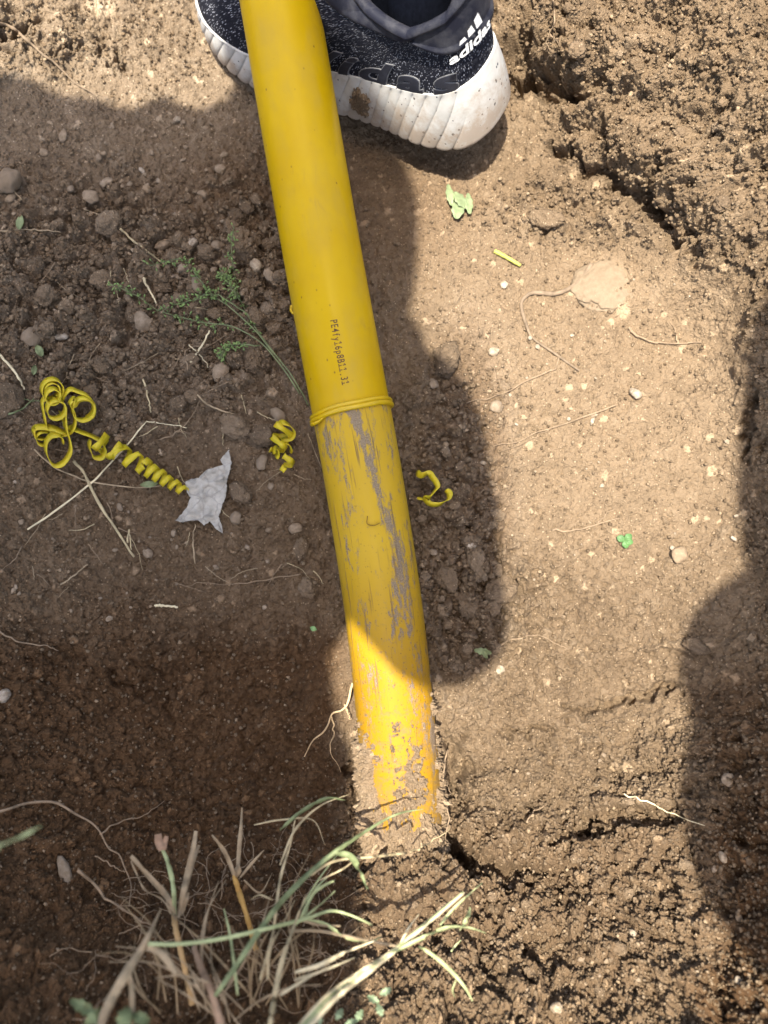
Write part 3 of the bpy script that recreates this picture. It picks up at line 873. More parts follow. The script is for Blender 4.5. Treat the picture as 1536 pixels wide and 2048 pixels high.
# heel counter: moulded cup on the rear, lower edge stepped
half = int(NU * .19)
idx = np.arange(-half, half + 1) % NU
aa = np.abs(np.arange(-half, half + 1)) / half
V = []
rr_ = 26
lo = .40 + .40 * aa**2.2
for k in range(rr_):
    q = k / (rr_ - 1)
    t = lo + (1.0 - lo) * q
    edge_ = min(q / .04, 1) * np.minimum((1 - aa) / .04, 1)
    outv = (.0038 * np.sqrt(np.clip(edge_, 0, 1)) + .0016 * (sstep(.16, .14, q)) * min(q / .04, 1))
    P = upper(np.clip(t, 0, .999), idx)
    nrm = np.column_stack([ON[idx], np.full(len(idx), .35)]); nrm /= np.linalg.norm(nrm, axis=1)[:, None]
    V.append(P + nrm * (outv * np.ones(len(idx)))[:, None])
hc = mesh_obj('heel_counter', shw(np.vstack(V)) - np.array(shoe.location), grid_faces(rr_, len(idx)), mat_dusty, shoe)

# surface addressing for raised lettering: arc length from the heel along the lateral side, height up the upper
def side_pt(s, hgt, out):
    i = np.interp(s, ARC[:NU // 2 + 120], np.arange(NU // 2 + 120)) if s >= 0 else NU + s / (ARC[-1] / NU)
    i0 = int(math.floor(i)) % NU; i1 = (i0 + 1) % NU; f = i - math.floor(i)
    t = float(np.clip(hgt / hl[-1], 0, 1.0))
    a = upper(t, np.array([i0, i1]), out)
    return a[0] * (1 - f) + a[1] * f
def lay_text(bm, s0, h0, ang, out, scale=1.0, step=.002):
    co_ = []
    bmesh.ops.triangulate(bm, faces=bm.faces[:])
    xs = [v.co.x for v in bm.verts]; yy = [v.co.y for v in bm.verts]
    x = min(xs) + step
    while x < max(xs):
        bmesh.ops.bisect_plane(bm, geom=bm.verts[:] + bm.edges[:] + bm.faces[:], plane_co=(x, 0, 0), plane_no=(1, 0, 0)); x += step
    y = min(yy) + step
    while y < max(yy):
        bmesh.ops.bisect_plane(bm, geom=bm.verts[:] + bm.edges[:] + bm.faces[:], plane_co=(0, y, 0), plane_no=(0, 1, 0)); y += step
    tv, tf = [], []
    ca, sa = cos(ang), sin(ang)
    def fn(co):
        u = co.x * ca - co.y * sa; w = co.x * sa + co.y * ca
        return side_pt(s0 - u * scale, h0 + w * scale, out + co.z)
    merge_bm(tv, tf, bm, fn); bm.free()
    return np.array(tv), tf
# big moulded letters low on the side, last letter near the heel
M = NM('letter_rim', .7, .3); M.color(M.ramp(M.noise(M.coord('Object'), 120, 5), [(0.3, (0.09, 0.09, 0.10)), (0.7, (0.28, 0.28, 0.29))])); mat_rim = M.m
big = Acc(); bigr = Acc()
s_pos = .030
for ch, adv_ in (('s', .032), ('a', .036), ('d', .038), ('i', .020), ('d', .038), ('a', .036)):
    for a_, off_, ex, z0 in ((bigr, .0026, .0004, .0008), (big, .0017, .0007, .0012)):
        bm = text_mesh(ch, .058, off_, ex, 4)
        if ch == 's': pass
        big_v, big_f = lay_text(bm, s_pos + adv_ / 2 - .003, .004, 0, z0, 1.0, .003)
        a_.add((shw(big_v), [tuple(f) for f in big_f]))
    s_pos += adv_
big.build('side_lettering', mat_rubber, shoe, False)
bigr.build('lettering_rim', mat_rim, shoe, False)
# small white mark on the heel counter: word with three slanted bars above
mat_mark = plain('white_print', (0.75, 0.75, 0.74), .6, .1, 300)
mk = Acc()
bm = text_mesh('adidas', .0165, .0004, .0001, 3)
v_, f_ = lay_text(bm, .018, .052, radians(2), .0078, 1.0, .003)
mk.add((shw(v_), [tuple(f) for f in f_]))
for (x0, hgt) in ((-.0125, .0055), (-.0045, .0105), (.0035, .0155)):
    bm = bmesh.new()
    vs = [bm.verts.new(q) for q in ((x0 - .0005, 0, 0), (x0 + .0058, 0, 0), (x0 + .0058 - hgt * .0, hgt, 0), (x0 + .0015 - hgt * .22, hgt * .80, 0))]
    vs[2].co.x -= .0012 + hgt * .12
    bm.faces.new(vs)
    v_, f_ = lay_text(bm, .018, .0685, radians(2), .0079, 1.0, .003)
    mk.add((shw(v_), [tuple(f) for f in f_]))
mk.build('brand_mark', mat_mark, shoe, False)
# mud patch stuck on the sole side
def mud_patch():
    m_ = 40; V = []; 
    for a in range(m_):
        for b in range(m_):
            s = .128 + (a / (m_ - 1) - .5) * .022; v = .22 + b / (m_ - 1) * .62
            r_ = math.hypot((a / (m_ - 1) - .5) * 2 + .15 * math.sin(b * .3), (b / (m_ - 1) - .5) * 2)
            k = (1 - r_) + .35 * float(perlin(np.array([a * .22]), np.array([b * .22]), 5)[0])
            i = int(np.interp(s, ARC, np.arange(NU)))
            zb = sole_bot(OL[i, 0]); zt = sole_top(OL[i, 0])
            off = .012 * (1 - v)**1.1 * .62 + .002 * math.sin(pi * v) + (-.004 + .0065 * min(max(k * 3, 0), 1) + .0012 * random.random())
            V.append([*(OL[i] + ON[i] * off), zb + (zt - zb) * v])
    return shw(np.array(V)), m_
Vm, m_ = mud_patch()
o = mesh_obj('mud_patch', Vm - np.array(shoe.location), grid_faces(m_, m_), mat_clod, shoe)

# ------------------------------------------------------------------ PEOPLE (only the sock of one shows; they cast the shade)
def capsule(bm, a, b, ra, rb, seg=20):
    a = Vector(a); b = Vector(b)
    d = b - a; Ln = max(d.length, 1e-4)
    rot = d.to_track_quat('Z', 'Y').to_matrix()
    rings = []
    prof = [(-ra * cos(t), ra * sin(t)) for t in np.linspace(0.15, pi / 2, 5)] + [(Ln + rb * sin(t), rb * cos(t)) for t in np.linspace(0, pi / 2 - .15, 5)]
    for z, r in prof:
        rings.append([bm.verts.new(a + rot @ Vector((r * cos(2 * pi * k / seg), r * sin(2 * pi * k / seg), z))) for k in range(seg)])
    for r0, r1 in zip(rings, rings[1:]):
        for k in range(seg): bm.faces.new((r0[k], r0[(k + 1) % seg], r1[(k + 1) % seg], r1[k]))
    bm.faces.new(rings[0][::-1]); bm.faces.new(rings[-1])
def body(name, caps, mat, label, vox=.014):
    bm = bmesh.new()
    for c in caps: capsule(bm, *c)
    me = bpy.data.meshes.new(name); bm.to_mesh(me); bm.free()
    me.materials.append(mat)
    o = bpy.data.objects.new(name, me); COL.objects.link(o)
    md = o.modifiers.new('r', 'REMESH'); md.mode = 'VOXEL'; md.voxel_size = vox; md.use_smooth_shade = True
    md2 = o.modifiers.new('s', 'SMOOTH'); md2.iterations = 4; md2.factor = .5
    tag(o, label, 'person')
    return o
PXM = .765 / FPX
def sh(px, py, z):
    G = pt(px, py, gdep(min(max(px, 0), 1535), min(max(py, 0), 2047), True))
    return tuple(G + SUN * ((z - G[2]) / SUN[2]))
R_ = lambda r: r * PXM
ph_caps = [
    (sh(130, 545, 1.36), sh(130, 1500, 1.32), R_(415), R_(400)),
    (sh(530, 440, 1.34), sh(530, 540, 1.34), R_(330), R_(315)),
    (sh(40, 230, 1.34), sh(20, 330, 1.34), R_(90), R_(90)), (sh(330, 235, 1.33), sh(330, 300, 1.33), R_(60), R_(60)),
    (sh(600, 1500, 1.2), sh(560, 1750, 1.2), R_(105), R_(130)), (sh(590, 1350, 1.22), sh(500, 1300, 1.25), R_(36), R_(60)),
    (sh(920, 1010, 1.24), sh(880, 900, 1.26), R_(85), R_(70)), (sh(760, 690, 1.26), sh(700, 640, 1.26), R_(95), R_(90)),
    (sh(600, -160, 1.30), sh(590, 340, 1.34), R_(135), R_(145)),
    (sh(735, 915, 1.28), sh(888, 1245, 1.18), R_(250), R_(133)),
    (sh(520, 900, 1.32), sh(590, 1195, 1.28), R_(230), R_(130)),
    (sh(300, 1350, 1.32), sh(300, 2250, 1.25), R_(350), R_(340)),
    (sh(-250, 800, 1.32), sh(-250, 1900, 1.1), R_(330), R_(260)),
    (sh(-250, 1900, 1.1), (-.82, -.55, .66), R_(250), .08), ((-.82, -.55, .66), (-.86, -.5, GZ + .05), .075, .05), ((-.86, -.5, GZ + .04), (-.68, -.5, GZ + .035), .05, .04),
    (sh(-250, 900, 1.2), (-.84, .25, .66), R_(250), .08), ((-.84, .25, .66), (-.88, .22, GZ + .05), .075, .05), ((-.88, .22, GZ + .04), (-.7, .24, GZ + .035), .05, .04),
]
body('person', ph_caps, mat_cloth, 'person in dark clothes bending over the left side of the pit')
rt_caps = [  # unseen figure added to throw the shade along the right edge
    (sh(1712, 700, 1.3), sh(1695, 1060, 1.3), R_(200), R_(195)),
    (sh(1565, 1330, 1.22), sh(1620, 1420, 1.24), R_(180), R_(190)), (sh(1415, 1300, 1.2), sh(1470, 1320, 1.2), R_(40), R_(70)), (sh(1530, 1180, 1.2), sh(1560, 1240, 1.2), R_(60), R_(80)), (sh(1535, 830, 1.2), sh(1545, 900, 1.2), R_(45), R_(50)), (sh(1440, 1560, 1.2), sh(1500, 1580, 1.2), R_(38), R_(60)),
    (sh(1650, 1600, 1.26), sh(1660, 1700, 1.26), R_(235), R_(235)),
    (sh(1900, 700, 1.3), sh(1900, 1700, 1.2), R_(300), R_(300)),
    (sh(1950, 1500, 1.2), (.95, -.3, .66), R_(240), .08), ((.95, -.3, .66), (.98, -.28, GZ + .05), .075, .05), ((.98, -.28, GZ + .04), (.8, -.28, GZ + .035), .05, .04),
    (sh(1950, 800, 1.2), (.95, .2, .66), R_(240), .08), ((.95, .2, .66), (.98, .22, GZ + .05), .075, .05), ((.98, .22, GZ + .04), (.8, .22, GZ + .035), .05, .04),
]
body('person', rt_caps, mat_cloth, 'unseen person in dark clothes added at the right to cast shade into the pit')
# wearer of the shoe: foot and shin in the shoe, standing beyond the top of the frame
ankle = shw([.058, 0, .075]); 
foot = [(shw([.050, 0, .045]), shw([.060, 0, .085]), .024, .027), (shw([.12, 0, .05]), shw([.055, 0, .06]), .02, .024),
        (shw([.060, 0, .085]), tuple(ankle + np.array([.0, .12, .32])), .027, .05),
        (tuple(ankle + np.array([.0, .12, .32])), tuple(ankle + np.array([.03, .42, .78])), .06, .10),
        (tuple(ankle + np.array([.03, .42, .78])), tuple(ankle + np.array([.3, .62, .80])), .14, .14),
        (tuple(ankle + np.array([.03, .50, .85])), tuple(ankle + np.array([.1, .62, 1.35])), .14, .16),
        (tuple(ankle + np.array([.1, .60, 1.50])), tuple(ankle + np.array([.1, .58, 1.62])), .08, .10),
        (tuple(ankle + np.array([.3, .62, .80])), tuple(ankle + np.array([.42, .45, .42])), .09, .055), (tuple(ankle + np.array([.42, .45, .42])), tuple(ankle + np.array([.42, .55, .28])), .055, .05)]
body('person', foot, mat_sock, 'person whose black sock fills the shoe behind the yellow pipe', .008)

# ------------------------------------------------------------------ STONES AND CLODS
from mathutils import noise as mn
def rock_mesh(name, seed, sub, amp, facet, mat, flat=.75):
    bm = bmesh.new(); bmesh.ops.create_icosphere(bm, subdivisions=sub, radius=1)
    rs = np.random.RandomState(seed); off = Vector(rs.rand(3) * 50)
    planes = [(Vector(p).normalized(), .72 + .22 * rs.rand()) for p in rs.randn(facet, 3)]
    ax = (1 + .25 * rs.rand(), .8 + .2 * rs.rand(), flat)
    for v in bm.verts:
        p = v.co.copy()
        for nrm, d in planes:
            k = p.dot(nrm)
            if k > d: p -= nrm * (k - d) * .85
        q = p.normalized()
        p *= 1 + amp * (mn.fractal(q * 1.3 + off, 1.0, 2.0, 3)) + amp * .55 * mn.fractal(q * 5 + off, .8, 2.0, 3)
        v.co = Vector((p.x * ax[0], p.y * ax[1], p.z * ax[2]))
    me = bpy.data.meshes.new(name); bm.to_mesh(me); bm.free()
    me.polygons.foreach_set('use_smooth', np.ones(len(me.polygons), dtype=bool)); me.materials.append(mat)
    return me
CL = [rock_mesh('soil_clod', 100 + k, 4, .34, 5, mat_clod, .75) for k in range(9)]
PB = [rock_mesh('pebble', 200 + k, 3, .20, 9, mat_pebble, .7) for k in range(8)]
WS = [rock_mesh('white_pebble', 300 + k, 3, .2, 9, mat_white, .75) for k in range(4)]
def rock(px, py, w, hpx, kind, label=None, group=None, sink=.35, rot=None, name=None, cat=None):
    me = {'c': CL, 'p': PB, 'w': WS}[kind]; me = me[RNG.randint(len(me))]
    nm = name or {'c': 'soil_clod', 'p': 'pebble', 'w': 'white_pebble'}[kind]
    o = bpy.data.objects.new(nm, me); COL.objects.link(o)
    d = gdep(px, py, True); a = w * .5 * d / FPX; b = hpx * .5 * d / FPX; c = min(a, b)
    o.scale = (a / 1.05, b / .95, c)
    o.rotation_euler = (RNG.uniform(-.35, .35) + .3, RNG.uniform(-.35, .35), RNG.uniform(0, 6.28) if rot is None else rot)
    o.location = tuple(pt(px, py, d - c * .7 * (1 - 2 * sink)))
    tag(o, label, cat or {'c': 'clod', 'p': 'pebble', 'w': 'pebble'}[kind], group)
    return o
H = [
 (383,487,28,24,'w','whitish rounded pebble among clods, level with the upper middle of the pipe'),
 (66,672,44,36,'p','large pale rounded stone near the left edge, above the heap of curled yellow shavings'),
 (122,674,26,18,'w','small oval white pebble just right of the large pale stone at the left'),
 (288,645,50,42,'p','grey lump of stone with a pale top, under the seed-head sprig'),
 (1270,787,28,23,'w','cream white stone lying alone on the sunlit floor'),
 (988,703,20,25,'w','small yellowish stone between the long shadow edge and the thick dusty root'),
 (1008,570,15,20,'w','small cream pebble below the cut green stem'),
 (993,814,27,28,'p','round flat tan pebble embedded in sunlit floor beside the shadow edge'),
 (1113,2015,24,26,'w','bright white pebble at the very bottom of the picture'),
 (213,365,26,22,'p','pale pebble left of the pipe below the sunlit corner'),
 (182,394,28,36,'p','upright pale brown pebble below a rounder one in the shaded upper left'),
 (141,378,16,20,'p','small tan upright pebble left of a pair of pale pebbles'),
 (284,341,15,10,'w','tiny smooth white oval pebble in the shaded upper left'),
 (354,238,12,18,'w','small glossy grey white pebble below the left end of the shoe'),
 (472,1037,28,28,'p','pinkish brown pebble just right of the torn paper scrap'),
 (295,1106,25,22,'p','round tan pebble beside the lower end of the thick straw'),
 (590,1057,30,26,'p','pale speckled stone close to the left side of the scuffed pipe'),
 (557,831,36,25,'p','smooth tan pebble just above the small bunch of yellow curls'),
 (525,872,54,50,'c','rounded brown clod left of the small bunch of yellow curls'),
 (524,925,30,27,'p','tan pebble below the rounded clod next to the yellow curls'),
 (511,531,27,30,'w','white and tan pebble close to the upper pipe'),
 (541,549,24,29,'p','smooth grey brown pebble touching the upper pipe on its left'),
 (500,712,66,48,'c','large dark brown clod left of the printed marking on the pipe'),
 (442,746,40,34,'p','angular tan stone below the large dark clod'),
 (326,489,38,24,'p','flat grey stone in the clods right of the pale straw'),
 (476,474,32,36,'c','squarish brown clod behind the top of the seed-head sprig'),
 (891,716,64,58,'c','large rounded clod sitting half in sun on the shadow edge'),
 (867,768,20,24,'p','grey pebble in the shade below the large rounded clod'),
 (942,1091,19,20,'w','pale grey pebble in shade above the pile of clods right of the pipe'),
 (867,1104,18,16,'p','small grey pebble in shade close to the right side of the pipe'),
 (1003,1182,66,64,'c','largest angular clod of the pile, at the sunlit edge'),
 (955,1128,66,38,'c','flat brown clod at the top of the pile right of the pipe'),
 (893,1152,58,38,'c','dark grey clod of the pile nearest the pipe'),
 (940,1215,40,44,'c','reddish clod in the middle of the pile right of the pipe'),
 (1000,1340,19,21,'w','round pale pebble at the tip of the long shadow'),
 (603,1096,48,30,'c','oval brown clod touching the scuffed pipe on its left'),
 (617,1175,40,38,'c','rounded clod left of the pipe below the oval one'),
 (216,445,52,50,'c','rough speckled clod in the upper left, below the pale pebbles'),
 (18,362,60,56,'p','large dark brown stone at the left edge of the picture'),
 (8,1392,26,28,'w','chalky white stone at the left edge of the dark lower half'),
 (128,1742,54,26,'p','tan stone in the dark soil at the lower left behind the grass'),
 (1346,1097,14,13,'w','tiny bright white pebble right of the small green leaf'),
 (1185,842,22,9,'w','thin cream flake of stone on the sunlit floor below the white stone'),
 (1392,1292,46,30,'c','clod on the edge of the shadow at the lower right'),
 (1456,1560,26,28,'p','tan pebble in the dark soil of the lower right corner'),
 (1445,1714,22,18,'w','pale pebble on the bottom wall near the right shadow'),
 (1476,1962,20,14,'w','white flat pebble in the lower right corner'),
 (1265,1866,16,14,'w','pale pebble in the middle of the crumbly bottom wall'),
 (1155,100,34,36,'c','crumbly clod lodged under the overhang right of the shoe'),
 (1158,135,30,36,'c','hanging clod below the overhang to the right of the shoe'),
 (1215,435,0,0,None,''),
 (1090,437,70,44,'c','flat wide slab of soil on the sunlit floor above the green stem'),
 (1360,1110,34,40,'p','ochre stained stone set in the sunlit floor'),
 (90,590,44,40,'c','grey clod at the left edge between two patches of straw'),
 (205,560,46,40,'c','grey crumbly clod left of the green sprig tip'),
 (135,615,32,36,'c','upright grey clod above the large pale stone'),
 (10,800,70,70,'c','big grey clod at the left edge beside the curled yellow shavings'),
 (120,890,0,0,None,''),
 (470,850,60,52,'c','broad dark clod between the torn paper and the small yellow curls'),
 (480,985,54,40,'c','flat brown clod right of the torn paper scrap'),
 (355,600,40,30,'c','reddish clod between the arms of the green sprig'),
 (395,570,30,28,'p','brown pebble between the arms of the green sprig'),
]
for (a, b, w, hp, k, lab) in H:
    if k: rock(a, b, w, hp, k, lab, sink=.22 if k != 'c' else .3)
mat_slab = stone_mat('slab_stone', [(0.0, (0.25, 0.19, 0.125)), (1.0, (0.25, 0.19, 0.125))])
slab = bpy.data.objects.new('embedded_rock', rock_mesh('embedded_rock', 411, 5, .16, 6, mat_slab, .3)); COL.objects.link(slab)
slab.scale = (.0255, .0285, .026); slab.rotation_euler = (-.05, -.05, .2); slab.location = tuple(gp(1216, 570, -.0056))
tag(slab, 'flat pale tan rock set flush in the sunlit floor beside the thick dusty root', 'rock')
# loose ones: individual, in groups by the patch they lie on
def scatter(N, boxes, smin, smax, kind, label, group, power=2.2, sink=.36, avoid_pipe=True):
    k = 0; tries = 0
    while k < N and tries < N * 20:
        tries += 1
        cxp, cyp, rx, ry = boxes[RNG.randint(len(boxes))]
        a = RNG.uniform(0, 6.283); r = math.sqrt(RNG.rand())
        px = cxp + rx * r * cos(a); py = cyp + ry * r * sin(a)
        if px < -40 or px > 1570 or py < -30 or py > 2080: continue
        if avoid_pipe and abs(px - np.interp(py, PC[:, 0], PC[:, 1])) < 82 and py < 1720: continue
        s = smin + (smax - smin) * RNG.rand()**power
        rock(px, py, s * RNG.uniform(.85, 1.25), s * RNG.uniform(.8, 1.1), kind, label, group, sink); k += 1
scatter(120, [(230, 620, 330, 270), (330, 520, 260, 120), (180, 760, 240, 120), (520, 520, 70, 220)], 12, 36, 'c', 'loose brown clod of soil in the shaded patch left of the pipe', 'clods left of the pipe')
scatter(90, [(230, 600, 320, 270), (400, 440, 240, 150), (300, 330, 240, 110)], 7, 22, 'p', 'small pebble lying in the shaded patch upper left of the pipe', 'pebbles left of the pipe')
scatter(55, [(320, 1130, 330, 150), (320, 1000, 330, 120)], 6, 15, 'p', 'small pebble on the dark soil below the curled yellow shavings', 'pebbles on the dark lower soil')
scatter(70, [(930, 1200, 100, 150), (900, 1000, 100, 160)], 11, 30, 'c', 'crumb of soil in the shaded pile between the pipe and the sunlit floor', 'clods right of the pipe', 1.8)
scatter(34, [(1220, 900, 290, 380)], 4, 12, 'w', 'small cream pebble on the sunlit floor of the pit', 'pebbles on the sunlit floor', 3)
scatter(40, [(1220, 1850, 260, 190), (1200, 1600, 250, 140)], 7, 14, 'p', 'small pebble in the crumbly wall at the bottom right', 'pebbles in the bottom wall', 2)
scatter(35, [(1250, 150, 280, 150), (1420, 420, 110, 200)], 10, 30, 'c', 'crumb of soil clinging to the dug wall at the upper right', 'clods on the upper right wall', 2)
scatter(45, [(1200, 1750, 300, 240), (900, 1880, 180, 150)], 10, 30, 'c', 'crumb of soil on the lumpy wall at the bottom right', 'clods on the bottom wall', 2)

# fine crumbs and grit: far too many to count
def grit(name, N, mat, fsize, fdens, sub=1, label=None):
    protos = []
    for k in range(5):
        bm = bmesh.new(); bmesh.ops.create_icosphere(bm, subdivisions=sub, radius=1)
        rs = np.random.RandomState(k + 40)
        V = np.array([v.co for v in bm.verts]); V *= 1 + .8 * (rs.rand(len(V), 1) - .5)
        V *= np.array([1.1, .9, .75]); F = np.array([[v.index for v in f.verts] for f in bm.faces]); bm.free()
        protos.append((V, F))
    VV = []; FF = []; TT = []; n0 = 0; cnt = 0
    cand = RNG.rand(N * 4, 2) * [1640, 2150] - [50, 50]
    for (px, py), u in zip(cand, RNG.rand(len(cand))):
        if cnt >= N: break
        if u > fdens(px, py): continue
        d = gdep(px, py); s = fsize(px, py) * .5 * d / FPX
        V, F = protos[RNG.randint(5)]
        a = RNG.rand() * 6.28; c, sn = cos(a), sin(a)
        R3 = np.array([[c, -sn, 0], [sn, c, 0], [0, 0, 1]])
        VV.append((V * s) @ R3.T + pt(px, py, d - s * .25)); FF.append(F + n0); n0 += len(V)
        TT.append(np.full(len(V), RNG.rand() * 2 - 1)); cnt += 1
    o = mesh_obj(name, np.vstack(VV), np.vstack(FF), mat, None, False)
    attr(o, 'tone', np.concatenate(TT) * .8); attr(o, 'pale', (np.concatenate(TT) > .93) * .6); attr(o, 'damp_shade', np.full(n0, .3))
    tag(o, label, 'soil crumbs', None, 'stuff')
def W_at(Wm, px, py):
    return Wm[int(np.clip((py + OFF) / 8, 0, Wm.shape[0] - 1)), int(np.clip((px + OFF) / 8, 0, Wm.shape[1] - 1))]
def lowres(Wm):
    out = np.zeros((276, 210)); m = (PX > -OFF) & (PX < 1600) & (PY > -OFF) & (PY < 2130)
    out[np.clip(((PY[m] + OFF) / 8).astype(int), 0, 275), np.clip(((PX[m] + OFF) / 8).astype(int), 0, 209)] = Wm[m]
    return out
Lr = lowres(rocky); Lc = lowres(crumble); Lp = Lr
grit('soil_crumbs', 26000, mat_crust, lambda x, y: (3.2 + 5.5 * RNG.rand()**2.5) * (1 + .25 * W_at(Lc, x, y) + .6 * W_at(Lr, x, y)),
     lambda x, y: .25 + .75 * max(W_at(Lr, x, y), W_at(Lc, x, y)), 1, 'loose fine crumbs of soil strewn all over the pit')

# ------------------------------------------------------------------ YELLOW SHAVINGS
PM = .765 / FPX      # metres per photo pixel on the floor
def circ(cx_, cy_, r, a0, a1, n, h0, h1, ry=None):
    ry = ry or r
    return [(cx_ + r * cos(radians(a)), cy_ + ry * sin(radians(a)), hh_) for a, hh_ in zip(np.linspace(a0, a1, n), np.linspace(h0, h1, n))]
WD = np.array([.55, -.72, .42])
shav = Acc()
def strip(pts, width_mm=6.0, n=None, wd=WD, smoothn=8):
    P = catmull(pts, (n or len(pts) * smoothn))
    d0 = min(gdep(a, b, True) for a, b, c in P[::6])
    path = np.array([pt(a, b, d0 - c - .001) for a, b, c in P])
    w = np.full(len(path), width_mm / 1000); w[:4] *= np.array([.4, .7, .9, 1]); w[-4:] *= np.array([1, .9, .7, .4])
    return ribbon_data(path, wd, w, .0006)
shav.add(strip(circ(103, 780, 15, 60, 420, 9, .006, .008) + circ(104, 779, 21, 420, 780, 11, .008, .006) +
               [(86, 800, .005), (88, 830, .004), (96, 855, .004), (118, 868, .005), (140, 864, .006), (150, 845, .008), (147, 822, .010), (139, 808, .012), (148, 797, .013)] +
               circ(166, 818, 22, 200, 560, 11, .012, .010) + circ(167, 817, 19, 560, 800, 8, .010, .004), 6.5))
shav.add(strip([(122, 806, .010), (128, 790, .012), (140, 779, .013), (156, 783, .013), (176, 792, .012), (188, 808, .009), (186, 830, .006), (170, 838, .004)], 6.5))
shav.add(strip(circ(105, 792, 14, 0, 380, 10, .012, .012) + circ(112, 818, 18, 300, 720, 12, .012, .013) +
               [(130, 835, .012), (133, 860, .010), (140, 885, .008), (140, 905, .006), (126, 926, .004), (108, 929, .004), (93, 908, .005), (92, 885, .008), (104, 871, .010), (122, 873, .011), (126, 888, .008)], 7.5))
shav.add(strip([(134, 868, .010), (110, 858, .009), (88, 854, .007), (70, 856, .006), (68, 868, .006), (76, 884, .004), (92, 893, .003)], 7.5))
shav.add(strip([(100, 862, .004), (80, 864, .008), (72, 874, .006), (90, 878, .003)], 6))
shav.add(strip([(118, 822, .004), (130, 848, .006), (148, 858, .009), (168, 866, .009), (188, 874, .008), (203, 885, .009), (210, 900, .006), (204, 914, .004), (188, 912, .003), (178, 894, .005), (181, 880, .008)], 7))
def corkscrew(acc_, a, b, r0, r1, turns, ph0=0, lift=.006, w0=8.5, w1=5.5, bend=0):
    n_ = int(turns * 26); t = np.linspace(0, 1, n_)
    cxp = a[0] + (b[0] - a[0]) * t + bend * np.sin(pi * t) * (b[1] - a[1]) / 100; cyp = a[1] + (b[1] - a[1]) * t - bend * np.sin(pi * t)
    cen = np.array([pt(x, y, gdep(x, y, True) - lift) for x, y in zip(cxp, cyp)])
    ax = cen[-1] - cen[0]; ax /= np.linalg.norm(ax)
    nrm = -FWD - ax * (-FWD @ ax); nrm /= np.linalg.norm(nrm); sd = np.cross(ax, nrm)
    r = (r0 + (r1 - r0) * t) * PM * (1 + .10 * np.sin(t * 31) + .08 * np.sin(t * 17 + 1)); t = np.clip(t + .035 * np.sin(t * 19), 0, 1); p = ph0 + 2 * pi * turns * np.linspace(0, 1, n_)
    # axis stays r above ground
    cen = cen + (-FWD)[None] * (r * .55)[:, None]
    path = cen + r[:, None] * (np.cos(p)[:, None] * sd + np.sin(p)[:, None] * nrm)
    acc_.add(ribbon_data(path, ax + .25 * sd, (w0 + (w1 - w0) * t) * .85 * (1 + .15 * np.sin(t * 40)) / 1000, .0006))
corkscrew(shav, (196, 884), (240, 908), 23, 19, 1.5, 1.0, w0=6.5, w1=6.2)
corkscrew(shav, (238, 902), (292, 934), 18, 15, 2.2, .4, w0=6.2, w1=5.8)
corkscrew(shav, (290, 935), (372, 982), 17, 9, 5.4, 2.0, w0=5.5, w1=4.2)
tag(shav.build('plastic_shaving', mat_shaving), 'long tangled yellow shaving that curls from a looped heap to the torn paper', 'shaving')
s2_ = Acc()
corkscrew(s2_, (572, 856), (553, 905), 21, 15, 1.9, .5, w0=5.8, w1=5.2)
s2_.add(strip([(556, 850, .008), (566, 846, .012), (580, 852, .013), (588, 864, .011), (582, 876, .008), (562, 880, .006)], 6))
s2_.add(strip([(545, 905, .004), (553, 897, .009), (556, 908, .005), (552, 916, .003)], 6))
s2_.add(strip([(566, 890, .006), (576, 888, .009), (582, 898, .006), (580, 905, .003)], 5))
tag(s2_.build('plastic_shaving', mat_shaving), 'small tight bunch of yellow shaving curls just left of the ring on the pipe', 'shaving')
s3_ = Acc(); corkscrew(s3_, (580, 914), (572, 942), 11, 9, 1.2, .3, w0=6, w1=5)
tag(s3_.build('plastic_shaving', mat_shaving), 'tiny single yellow curl below the small bunch of curls', 'shaving')
s4_ = Acc()
s4_.add(strip([(833, 944, .005), (842, 950, .010), (858, 946, .012), (866, 956, .010), (872, 964, .011), (874, 974, .010), (862, 990, .009), (852, 998, .006), (862, 1008, .004), (880, 1008, .004), (895, 998, .005), (899, 986, .007), (891, 980, .008)], 5.6, wd=np.array([.6, .3, .75])))
s4_.add(strip([(852, 1000, .003), (844, 998, .004), (834, 996, .003)], 3))
tag(s4_.build('plastic_shaving', mat_shaving), 'open yellow curl lying alone in the shade right of the pipe', 'shaving')

# ------------------------------------------------------------------ TORN PAPER
poly = [(458,899),(463,925),(459,945),(454,960),(453,978),(451,994),(444,1012),(438,1033),(443,1050),(446,1067),(437,1062),(428,1053),(420,1043),(408,1051),(397,1041),(379,1041),(365,1045),(351,1041),(362,1030),(373,1016),(381,996),(374,985),(373,976),(371,964),(383,958),(397,956),(412,940),(432,934),(446,930),(440,918),(450,908)]
bm = bmesh.new(); bm.faces.new([bm.verts.new((a, -b, 0)) for a, b in poly]); bmesh.ops.triangulate(bm, faces=bm.faces[:])
for x in range(352, 464, 4): bmesh.ops.bisect_plane(bm, geom=bm.verts[:] + bm.edges[:] + bm.faces[:], plane_co=(x, 0, 0), plane_no=(1, 0, 0))
for y in range(900, 1068, 4): bmesh.ops.bisect_plane(bm, geom=bm.verts[:] + bm.edges[:] + bm.faces[:], plane_co=(0, -y, 0), plane_no=(0, 1, 0))
